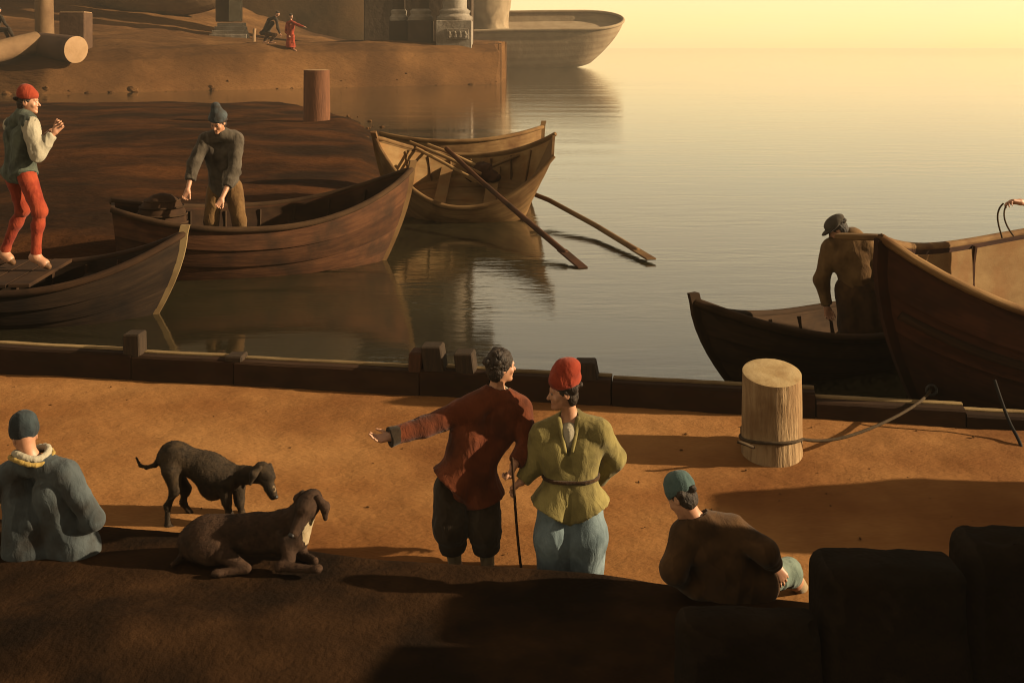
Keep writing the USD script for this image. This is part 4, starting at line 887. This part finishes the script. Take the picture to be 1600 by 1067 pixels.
# man in the blue hat bending over in the red brown boat
D = 17.1
J = joints(D, head=(341, 192, -.25), neck=(346, 210, -.12), shL=(370, 218, -.05), shR=(320, 220, -.08), elL=(366, 268, -.30), wrL=(346, 312, -.55), elR=(303, 256, -.25), wrR=(293, 298, -.42), waist=(350, 272, .05),
           hipL=(364, 292, .10), hipR=(338, 296, .12), knL=(374, 345, -.05), knR=(330, 345, .0), anL=(378, 388, .05), anR=(332, 388, .05), toL=(372, 396, -.2), toR=(325, 396, -.2))
p6 = Person('man in blue hat bending forward with both arms down in the red brown boat', J, (-.25, -.85, -.50), (-.08, -.45, 1), P(345, 392, D), 1.18, .016, hands={'L': dict(curl=.6), 'R': dict(curl=.6)})
p6.hair(puff=.0, under=.05)
A, hp, c = p6.hA, p6.hp, p6.sc
p6.wear('hat', [El(hp(0, -.02, .08), np.array([.115, .125, .05]) * c, A), Rc(hp(0, -.02, .08), hp(.01, -.05, .20), .098 * c, .058 * c)], C_SLATE, amp=.010, freq=9, res=.011, half=[(hp(0, 0, .04), -A[2])])
p6.wear('jacket', p6.torso(.038) + p6.arm('L', .036, .55, True, .036) + p6.arm('R', .036, .6, True, .036) + [Rc(p6.waist, p6.mh - [0, 0, .02], .16, .17)], C_TAUPE, amp=.018, freq=6, seed=51)
p6.wear('breeches', both(p6.leg, .036, .2), C_OCHRE, amp=.014, freq=6, seed=52)
p6.shoes(DKLEATH, .012)

# man bending down in the brown boat behind the bollard
D = 12.15
J = joints(D, head=(1308, 358, .05), neck=(1330, 374, .05), shL=(1297, 388, .06), shR=(1352, 384, .0), elL=(1284, 438, .06), wrL=(1292, 480, .05), elR=(1380, 428, -.05), wrR=(1388, 470, .0), waist=(1338, 430, .0),
           hipL=(1326, 456, .03), hipR=(1352, 456, -.02), knL=(1332, 508, .05), knR=(1360, 508, .0), anL=(1334, 558, .1), anR=(1368, 558, .05), toL=(1322, 564, .22), toR=(1356, 564, .18))
p7 = Person('man in tan coat and peaked cap stooping in the brown boat behind the bollard', J, (-.70, .30, -.62), (-.62, .1, .8), P(1345, 562, D), 1.02, .013, hands={'L': dict(curl=.6), 'R': dict(curl=.6)})
p7.hair(puff=-.02, under=.05)
A, hp, c = p7.hA, p7.hp, p7.sc
p7.wear('cap', [El(hp(0, -.02, .07), np.array([.105, .120, .07]) * c, A)], C_TAUPE, amp=.006, freq=10, res=.009, half=[(hp(0, 0, .035), -A[2])])
p7.wear('cap_brim', [El(hp(0, .035, .04), np.array([.118, .135, .022]) * c, A)], C_DKBR, amp=.004, res=.009)
p7.wear('coat', p7.torso(.036) + p7.arm('L', .036, .92, True, .03) + p7.arm('R', .036, .92, True, .03) + [Rc(J['neck'], lerp(J['neck'], p7.chest, .6), .13, .15)], C_OCHRE, amp=.014, freq=7, seed=61)
p7.wear('trousers', [Rc(J['hip' + q] + [0, 0, .03], J['kn' + q], .15, .135) for q in 'LR'] + [Rc(J['kn' + q], J['an' + q], .135, .11, cap=True) for q in 'LR'] + [Rc(p7.mh + [.1, 0, -.05], lerp(J['knR'], J['anR'], .6) + [.06, 0, 0], .12, .13)], C_BROWN, amp=.014, freq=6, seed=62, k=.07, stretch=(1, 1, .3))
p7.shoes(DKLEATH)

# man standing in the barge beyond the right edge, hand out with a cord
D = 10.7
J = joints(D, head=(1745, 222, .05), neck=(1742, 258, .08), shL=(1778, 282, .16), shR=(1708, 280, .0), elL=(1790, 335, .2), wrL=(1770, 385, .05), elR=(1650, 330, -.1), wrR=(1594, 316, -.2), waist=(1746, 365, .08),
           hipL=(1763, 410, .14), hipR=(1728, 410, .04), knL=(1766, 490, .12), knR=(1728, 490, .02), anL=(1768, 570, .2), anR=(1728, 570, .1), toL=(1750, 582, .1), toR=(1712, 582, .0))
p8 = Person('person just beyond the right edge whose bare hand holds out a looped cord', J, (-.9, -.2, -.2), (0, 0, 1), P(1748, 585, D), .98, .012, hands={'R': dict(d=(-1, -.1, .12), n=(.1, -.3, -1), curl=.55, side=1, thumb=.4), 'L': dict(curl=.5)})
p8.hair()
p8.wear('jacket', p8.torso(.03) + p8.arm('L', .03, .8, True, .03) + p8.arm('R', .03, .55, True, .03), C_OCHRE, amp=.012, seed=71)
p8.wear('breeches', both(p8.leg, .035, .2), C_DKBR, amp=.012, seed=72); p8.shoes(DKLEATH)
w = Thing('held_cord', 'thin cord in two loose loops hanging from the outstretched hand at right', 'cord', P(1570, 320, 10.5))
w.add('loop', tube(spline([P(1568, 318, 10.5), P(1560, 330, 10.5), P(1560, 350, 10.5), P(1566, 372, 10.52)], 14), .008, 6), ROPE, smooth=True)
w.add('loop', tube(spline([P(1572, 322, 10.48), P(1569, 338, 10.46), P(1574, 354, 10.46), P(1584, 369, 10.48)], 14), .008, 6), ROPE, smooth=True)

# ================================================================== THE DOGS
def dogface(c, fw, up, s):
    fw = unit(fw); up = unit(up - fw * (np.dot(up, fw))); rt = np.cross(fw, up); A = np.stack([rt, fw, up])
    p = lambda r, f, u: c + (rt * r + fw * f + up * u) * s
    add = [El(p(0, 0, 0), np.array([.058, .075, .056]) * s, A), Rc(p(0, .04, -.008), p(0, .155, -.034), .042 * s, .024 * s, k=.03 * s), Rc(p(0, .10, -.035), p(0, .150, -.046), .026 * s, .017 * s, k=.02 * s), El(p(0, .052, .030), np.array([.035, .03, .02]) * s, A, k=.02 * s)]
    ears = [[Rc(p(q * .050, -.02, .032), p(q * .082, -.012, -.012), .016 * s, .024 * s), Rc(p(q * .082, -.012, -.012), p(q * .083, .012, -.068), .023 * s, .012 * s)] for q in (-1, 1)]
    return add, ears, p, A
def dog(label, prims, face, base, mat, mat2, extra=(), sub=(), flow=(-.9, 0, -.45)):
    t = Thing('dog', label, 'dog', base); c, fw, up, s = face; add, ears, p, A = dogface(c, fw, up, s)
    v = folds(blend(prims + add, .0075, .035), .0035, 40, 2)
    t.add('body', v, mat, smooth=60); fur(t, v[0], v[1], 14000, .009, mat, flow)
    for e in ears: t.add('ear', folds(blend(e, .006, .02), .003, 40, 3), mat2, smooth=60)
    for q in (-1, 1):
        e = trimesh.creation.icosphere(1, .0095 * s); e.apply_translation(p(q * .034, .055, .018)); t.add('eye', e, EYE_M, smooth=True)
    t.add('nose', blend([El(p(0, .178, -.026), np.array([.017, .012, .013]) * s, A)], .004, .01), NOSE, smooth=True)
    for n, cc, rad, m in extra:
        vv, ff = v; q = (vv[ff].mean(1) - cc) / np.asarray(rad); k = (np.linalg.norm(q, axis=1) + .5 * (meshkit.noise(vv[ff].mean(1) * 60, 3) - .5)) < 1
        if k.any():
            ids, inv = np.unique(ff[k], return_inverse=True); t.add(n, ((vv + vnorm(vv, ff) * .003)[ids], inv.reshape(-1, 3)), m, smooth=True)
    return t
D = 8.5
def Q(x, y, dz=0): return P(x, y, D + dz)
leg_h = lambda dx, dz, x2, y2, hx: [Rc(Q(268 + dx, 735, dz), Q(278 + hx, 764, dz), .070, .040), Rc(Q(278 + hx, 764, dz), Q(x2[0], y2[0], dz), .031, .018), Rc(Q(x2[0], y2[0], dz), Q(x2[1], y2[1], dz), .020, .016), Rc(Q(x2[1], y2[1], dz), Q(x2[1] + 11, y2[1] + 3, dz - .01), .020, .015)]
leg_f = lambda dx, dz: [Rc(Q(352 + dx, 755, dz), Q(354 + dx, 782, dz), .056, .034), Rc(Q(354 + dx, 782, dz), Q(359 + dx, 805, dz), .027, .021), Rc(Q(359 + dx, 805, dz), Q(359 + dx, 826, dz), .020, .016), Rc(Q(359 + dx, 826, dz), Q(368 + dx, 828, dz), .020, .016)]
dprims = [El(Q(273, 714), (.125, .092, .115)), Rc(Q(274, 714), Q(322, 730), .098, .105), El(Q(334, 746), (.125, .098, .165)), Rc(Q(322, 732), Q(350, 746), .115, .115), Rc(Q(352, 742), Q(382, 742, -.02), .076, .056), Rc(Q(382, 742, -.02), Q(404, 742, -.05), .062, .055)]
for dz, a in ((-.075, ((262, 262), (790, 822), 0)), (.075, ((286, 312), (785, 820), 12))):
    dprims += leg_h(0, dz, a[0], a[1], a[2] - (4 if dz < 0 else 0))
dprims += leg_f(0, -.075) + leg_f(20, .065)
dprims += [Rc(Q(251, 713), Q(243, 726), .022, .017, k=.02), Rc(Q(243, 726), Q(229, 730), .017, .013, k=.01), Rc(Q(229, 730), Q(219, 727), .013, .011, k=.01), Rc(Q(219, 727), Q(213, 715), .011, .007, k=.01)]
D0 = D
dog('lean dark hound standing with its head lowered to the lying dog', dprims, (Q(412, 738, -.07), (.62, -.42, -.62), (.35, 0, 1), 1.12), Q(290, 825), FUR, FUR,
    extra=[('muzzle_patch', Q(433, 760, -.17), (.040, .06, .055), FURLT)])
D = 7.53
lprims = [El(Q(318, 845), (.165, .13, .13)), Rc(Q(325, 835), Q(400, 832), .125, .115), Rc(Q(400, 832), Q(440, 832), .12, .13), El(Q(440, 830), (.095, .11, .13)), Rc(Q(445, 822), Q(472, 800, -.03), .088, .07),
          Rc(Q(472, 800, -.03), Q(480, 786, -.05), .07, .062), El(Q(330, 862, -.12), (.13, .055, .085)), Rc(Q(352, 868, -.15), Q(385, 888, -.19), .05, .03, k=.02), Rc(Q(385, 888, -.19), Q(345, 895, -.22), .028, .024, k=.012), El(Q(340, 895, -.23), (.04, .03, .022), k=.01),
          Rc(Q(446, 836, -.10), Q(452, 872, -.17), .055, .040, k=.02), Rc(Q(450, 876, -.18), Q(436, 886, -.22), .036, .029, k=.015), Rc(Q(440, 885, -.22), Q(488, 889, -.26), .029, .023, k=.012), El(Q(496, 888, -.265), (.034, .036, .024), k=.01),
          Rc(Q(464, 834, .07), Q(474, 868, .02), .05, .034, k=.02), Rc(Q(474, 868, .02), Q(492, 876, -.08), .03, .024, k=.012),
          Rc(Q(288, 862), Q(278, 876, -.05), .026, .018, k=.02), Rc(Q(278, 876, -.05), Q(268, 882, -.14), .018, .010, k=.01), Rc(Q(478, 796, -.05), Q(464, 842, -.09), .062, .075)]
dog('brown hound lying on the bank, white patch on its chest, looking round', lprims, (Q(484, 786, -.09), (-.42, -.75, -.50), (-.05, -.25, 1), 1.28), Q(390, 890), FURBR, FURBR,
    extra=[('chest_patch', Q(482, 830, -.12), (.040, .10, .085), FURWH)])

# ================================================================== THE FAR SHORE
def bank_d(px, py, d0=80.0):
    'distance at which the sight line through px, py meets the far bank'
    for d in np.arange(d0, 220, .25):
        p = P(px, py, d)
        if bank_z(p[0], p[1]) >= p[2]: return float(d)
    return 110.0
def pillar(px0, px1, pbase, d, H, name, lab, mat):
    x0, x1 = (px0 - 800) / F * d, (px1 - 800) / F * d; zb = EYE - (pbase - HZ) / F * d; xc = (x0 + x1) / 2; R = (x1 - x0) / 2
    return xc, zb, R
dT = 110.0
tm = Thing('ruined_temple', 'ruined temple front of thick grey columns on moulded bases across the water', 'ruin', P(670, 66, dT))
u = dT / F
zb = EYE - (64 - HZ) * u
for (a, bx, pb, mat) in ((605, 634, 57, BSTONE), (637, 675, 58, BSTONE), (683, 738, 64, GSTONE)):
    xc = ((a + bx) / 2 - 800) * u; R = (bx - a) / 2 * u; y = dT + (0 if a > 680 else 1.2 if a > 630 else 2.4); z0 = EYE - (pb - HZ) * u
    hp_ = (pb - 30) * u * .92
    tm.add('plinth', box((xc, y, z0 + hp_ / 2 - .6), (2 * R, 2 * R, hp_ + 1.2), ch=.06), mat)
    prof = [(0, 0), (R * .98, 0), (R * 1.02, .12), (R * 1.02, .34), (R * .9, .46), (R * .82, .62), (R * .88, .78), (R * .90, .92), (R * .80, 1.02), (R * .74, 1.12), (0, 1.12)]
    cp = tm.add('base_moulding', lathe(prof, (xc, y, z0 + hp_ + .002), 32), GSTONE, smooth=35)
    pr = [(0, 0)] + [(R * (.70 - .10 * t ** 1.6), t * 17.0) for t in np.linspace(0, 1, 12)] + [(0, 17.0)]
    v, f = lathe(pr, (xc, y, z0 + hp_ + 1.124), 32); w = meshkit.fbm(v * .6, 4, 3) - .5; v[:, 0] += w * .12; v[:, 1] += w * .12
    tm.add('column', (v, f), mat, smooth=40)
    tm.add('capital', lathe([(0, 0), (R * .62, 0), (R * .7, .3), (R * .95, 1.1), (R * 1.0, 1.5), (0, 1.5)], (xc, y, z0 + hp_ + 18.13), 24), mat, smooth=35)
xc = (710.5 - 800) * u; R = 27.5 * u
pn = tm.add('relief_panel', box((xc + .35, dT - R - .05, EYE - (54 - HZ) * u), (2.05, .12, 1.0), ch=.03), GSTONE)
for i in range(4):
    e_ = [El((xc - .38 + i * .48 + .07 * (k % 2), dT - R - .11, EYE - (54 - HZ) * u - .26 + k * .2), (.17 - .03 * k, .07, .13)) for k in range(3)]
    tm.add('relief_carving', folds(blend(e_, .04, .08), .05, 4, i), GSTONE, smooth=60, under=pn)
xa, xb = (560 - 800) * u, (741 - 800) * u
tm.add('wall', box(((xa + xb) / 2 - .2, dT + 6.4, 14), (xb - xa - .3, 4.0, 24), ch=.1), BSTONE)
tm.add('entablature', box(((xa + xb) / 2 + 1, dT + 2.2, 26.3), (xb - xa + 1.5, 8, 3.2), ch=.2), BSTONE)
tm.add('cornice', box(((xa + xb) / 2 + 1, dT + 2.2, 28.3), (xb - xa + 3.0, 9.4, .75), ch=.15), BSTONE)
# footing of dressed stone below the temple
# large beached hull at the top left, mostly above the frame
def bzat(px, d): x = (px - 800) / F * d; return float(bank_z(x, d))
dS = bank_d(255, 30, 90) + 4
ship = Thing('beached_ship', 'rounded hull of a large beached ship at the top left', 'ship', P(255, 24, dS))
us = dS / F; n, m = 34, 16; V = []
for i in range(n):
    t = i / (n - 1) * 2 - 1; bx = (1 - abs(t) ** 2.4); row = []
    for j in range(m + 1):
        a = -math.pi / 2 + math.pi * j / m; yy = math.sin(a) * 3.6 * bx ** .7; zz = (1 - math.cos(a) ** .8) * 8.5 + 3.0 * abs(t) ** 2.5
        row.append([((255 - 800) * us) + t * 9.5, dS + yy, EYE - (26 - HZ) * us + zz])
    V.append(row)
V = np.array(V)
for j in range(m):
    seg = V[:, j:j + 2]; q = sheet(seg[..., 0], seg[..., 1] + 0, seg[..., 2]); ship.add('strake', q, [W_FAR, W_FARDK, W_FAR][j % 3] if j % 3 != 1 else W_FAR, smooth=True)
ship.add('deck', box(((255 - 800) * us, dS, EYE - (26 - HZ) * us + 7.4), (17.0, 5.2, .2)), W_FARDK)
# pale gate pier on steps
dP = bank_d(362, 58, 88); up = dP / F
pier = Thing('gate_pier', 'pale stone gate pier on worn steps between the ship and the small figures', 'pier', P(365, 55, dP))
pier.add('shaft', box(((366 - 800) * up, dP + .6, EYE - (10 - HZ) * up + 3), (18 * up, 1.0, 9), ch=.05), M('pale_pier_stone', (.34, .27, .17), (.46, .38, .25), scale=.8, bscale=3, bdist=.06, rough=.9))
pier.add('shaft', box(((345 - 800) * up, dP + 1.6, EYE - (10 - HZ) * up + 3), (26 * up, 1.0, 9), ch=.05), BSTONE)
for i, py in enumerate((36, 42, 48, 54)): pier.add('step', box(((362 - 800) * up, dP - i * .3, EYE - (py - HZ) * up - .25), ((40 + 6 * i) * up, 1.4, .5), ch=.04), GSTONE)

# logs, upright post and block on the far left bank
def flog(name, a, bq, r0, r1, lab, mat=W_FARDK, cat='log', end=W_FAREND):
    t = Thing(name, lab, cat, (np.asarray(a) + bq) / 2); V, q = log_mesh(a, bq, r0, r1, 28, 8, .04, 9)
    t.add('trunk', (V.reshape(-1, 3), np.vstack([q[:, [0, 1, 2]], q[:, [0, 2, 3]]])), mat, smooth=True); d = unit(np.asarray(bq) - a)
    t.add('sawn_end', end_disc(V[-1], V[-1].mean(0), .04, d), end, smooth=40); t.add('sawn_end', end_disc(V[0][::-1], V[0].mean(0), .04, -d), end, smooth=40); return t
dl = 88.0; ul = dl / F
dl = bank_d(95, 98); ul = dl / F
flog('log', P(64, 71, dl + 2), P(119, 78, dl - .6), 20 * ul, 21 * ul, 'short thick log lying with its sawn end facing right')
flog('log', P(-60, 95, dl - 3), P(58, 66, dl + 1.5), 17 * ul, 17 * ul, 'long log slanting down to the left edge, lit along its top', W_FAR)
flog('timber_post', P(70, 72, dl + 3.5), P(68, -60, dl + 3.5), 15 * ul, 14 * ul, 'upright round timber standing behind the two logs', W_FAR, 'post')
c = P(119, 45, dl + 4.5); tb = Thing('timber_block', 'squared upright block behind the short log', 'timber block', c)
tb.add('block', box(c - [0, 0, .4], (41 * ul, 1.8, 52 * ul + .8), ch=.06), W_FARDK); tb.add('sawn_top', box(c + [0, 0, 26 * ul + .03], (39 * ul, 1.7, .06), ch=.01), W_FAREND)

def small_person(label, d, J, fw, up, mats, sc, base, hands=None, skirt=None):
    J = joints(d, **J); p = Person(label, J, fw, up, base, sc, .032, hands=hands)
    p.wear('coat', p.torso(.05) + p.arm('L', .05, .9, True, .04) + p.arm('R', .05, .9, True, .04), mats[0], amp=.02, freq=4, seed=81)
    lg = both(p.leg, .06, .8) + ([Rc(p.mh, lerp(p.J['anL'], p.J['anR'], .5) + [0, 0, .15], .28, .42, cap=True)] if skirt else [])
    p.wear('skirt' if skirt else 'breeches', lg, mats[1], amp=.02, freq=4, seed=82); p.wear('cap', [El(p.hp(0, -.02, .07), np.array([.1, .112, .08]) * sc, p.hA)], mats[2], amp=.005, res=.02, half=[(p.hp(0, 0, .03), -p.hA[2])]); return p
dR = bank_d(455, 79)
small_person('tiny figure in red gown reaching out on the far bank', dR, dict(head=(455, 26, 0), neck=(455, 34, 0), shL=(460, 37, -.2), shR=(449, 37, .2), elL=(467, 40, -.4), wrL=(475, 42, -.5), elR=(447, 50, .3), wrR=(452, 56, -.2), waist=(454, 50, 0),
             hipL=(457, 57, -.1), hipR=(451, 57, .1), knL=(458, 67, -.15), knR=(451, 67, .1), anL=(458, 77, 0), anR=(450, 77, .1), toL=(463, 80, -.2), toR=(455, 80, 0)), (.8, -.5, -.1), (0, 0, 1), (C_RED, C_RED, C_DKBR), 1.35 * dR / 86, P(455, 80, dR), skirt=True)
dC = bank_d(418, 67)
small_person('tiny figure in dark clothes crouching left of the red figure', dC, dict(head=(434, 22, -.2), neck=(430, 28, 0), shL=(432, 32, -.3), shR=(420, 31, .2), elL=(434, 44, -.5), wrL=(438, 54, -.6), elR=(414, 44, .3), wrR=(424, 54, -.1), waist=(418, 45, 0),
             hipL=(416, 53, -.1), hipR=(409, 52, .2), knL=(430, 55, -.5), knR=(420, 54, -.2), anL=(422, 66, -.4), anR=(412, 66, 0), toL=(431, 68, -.6), toR=(420, 68, -.2)), (.9, -.2, -.2), (.1, 0, 1), (C_DKBR, C_BROWN, C_DKBR), 1.4 * dC / 88, P(418, 68, dC))
small_person('dark figure sitting on the slanting log at the far left edge', dl + .8, dict(head=(-1, 16, 0), neck=(-3, 24, 0), shL=(3, 28, -.2), shR=(-11, 28, .2), elL=(8, 38, -.4), wrL=(14, 44, -.6), elR=(-14, 38, .3), wrR=(-8, 46, -.2), waist=(-5, 40, 0),
             hipL=(-2, 47, -.2), hipR=(-9, 47, .2), knL=(14, 46, -.7), knR=(8, 48, -.5), anL=(22, 60, -.8), anR=(14, 62, -.7), toL=(27, 62, -.9), toR=(20, 64, -.8)), (.9, -.3, -.1), (0, 0, 1), (C_DKBR, C_DKBR, C_DKTEAL), 1.3, P(-5, 55, dl + .8))

# far round ended barge with high pale prow beyond the bank
dB = 200.0; ub = dB / F
fb = Thing('far_barge', 'pale round ended barge with tall flared prow lying beyond the far bank', 'barge', P(870, 90, dB))
n, m = 60, 12
top_near, top_far = EYE - (51 - HZ) * ub, EYE - (21 - HZ) * ub
xr, xl = (974 - 800) * ub, (700 - 800) * ub
def fbp(a, v):
    'plan of the hull: straight sides from the left, a round end on the right that overhangs; the whole leaning to the viewer'
    R = 4.3; sx = (xr - R * 1.7 - xl)
    if a < 0: x, w = xl + (1 + a) * sx, -1.0
    elif a > 1: x, w = xl + (2 - a) * sx, 1.0
    else: t = (a - .5) * math.pi; x, w = xl + sx + R * 1.7 * math.cos(t) ** .9, math.sin(t)
    ov = (x - xl) / (xr - xl); x -= 5.6 * (1 - v) ** 1.5 * ov ** 3
    zt = lerp(top_near, top_far, (w + 1) / 2) + .35 * math.sin(ov * 3) + (.5 * ov ** 4); zb = -.8 + 1.6 * ov ** 4
    return [x, dB + w * R * (.55 + .45 * v ** .5), zb + (float(zt) - zb) * v + .0]
V = np.array([[fbp(a, j / m) for a in np.linspace(-1, 2, 2 * n + 1)] for j in range(m + 1)])
Wd = [M('pale_hull_a', (.44, .30, .17), (.58, .42, .25), scale=.4, bscale=1.2, bdist=.12, rough=.9), M('pale_hull_b', (.38, .25, .14), (.52, .36, .21), scale=.4, bscale=1.2, bdist=.12, rough=.9)]
for j in range(m):
    q = sheet(V[j:j + 2, :, 0], V[j:j + 2, :, 1], V[j:j + 2, :, 2]); v, f = q; fb.add('strake', (v, f), Wd[j % 2], smooth=True)
fb.add('gunwale', tube(V[-1], .28, 8), Wd[0], smooth=True)
dk = np.vstack([V[-3], [V[-3][:, 0].min(), dB, V[-3][:, 2].mean()]]); k = len(V[-3])
fb.add('deck', (np.vstack([V[-3], V[-3].mean(0)[None]]), np.array([[i, (i + 1) % k, k] for i in range(k)])), Wd[0])
xp = (768 - 800) * ub
prw = [Rc((xp, dB, 3.0), (xp - .5, dB, 10.5), 2.9, 3.1), Rc((xp - .5, dB, 10.5), (xp + 1.8, dB, 20), 3.2, 4.3), Rc((xp, dB - 1, 5.2), (xp + 5, dB - 1.5, 5.0), 1.9, .8)]
fb.add('prow', folds(blend(prw, .3, 1.2), .25, .5, 4), Wd[0], smooth=60)

# ================================================================== THE AIR
AIR = usdkit.material(stage, '/World/Looks/air', {'v': ('principled_volume', {'color': (.95, .86, .70), 'density': .0003, 'anisotropy': .35})}, [], volume='v.volume')
hz = solo('haze', box((-180, 215, 73), (620, 640, 150)), AIR, 'warm evening haze over the harbour', 'haze', kind='stuff')

dk_ = bank_d(397, 66); stake = solo('stake', log_mesh(P(397, 66, dk_) - [0, 0, .4], P(398, 45, dk_), .13 * dk_ / 100, .11 * dk_ / 100, 10, 4)[0].reshape(-1, 3) if False else tube([P(397, 66, dk_) - [0, 0, .4], P(397, 55, dk_), P(398, 45, dk_)], .14, 8), W_FAREND, 'pale upright made up for a cream paint fleck beside the tiny crouching figure in dark clothes', 'stake', smooth=40)  # made-up upright where only a fleck of lost paint shows
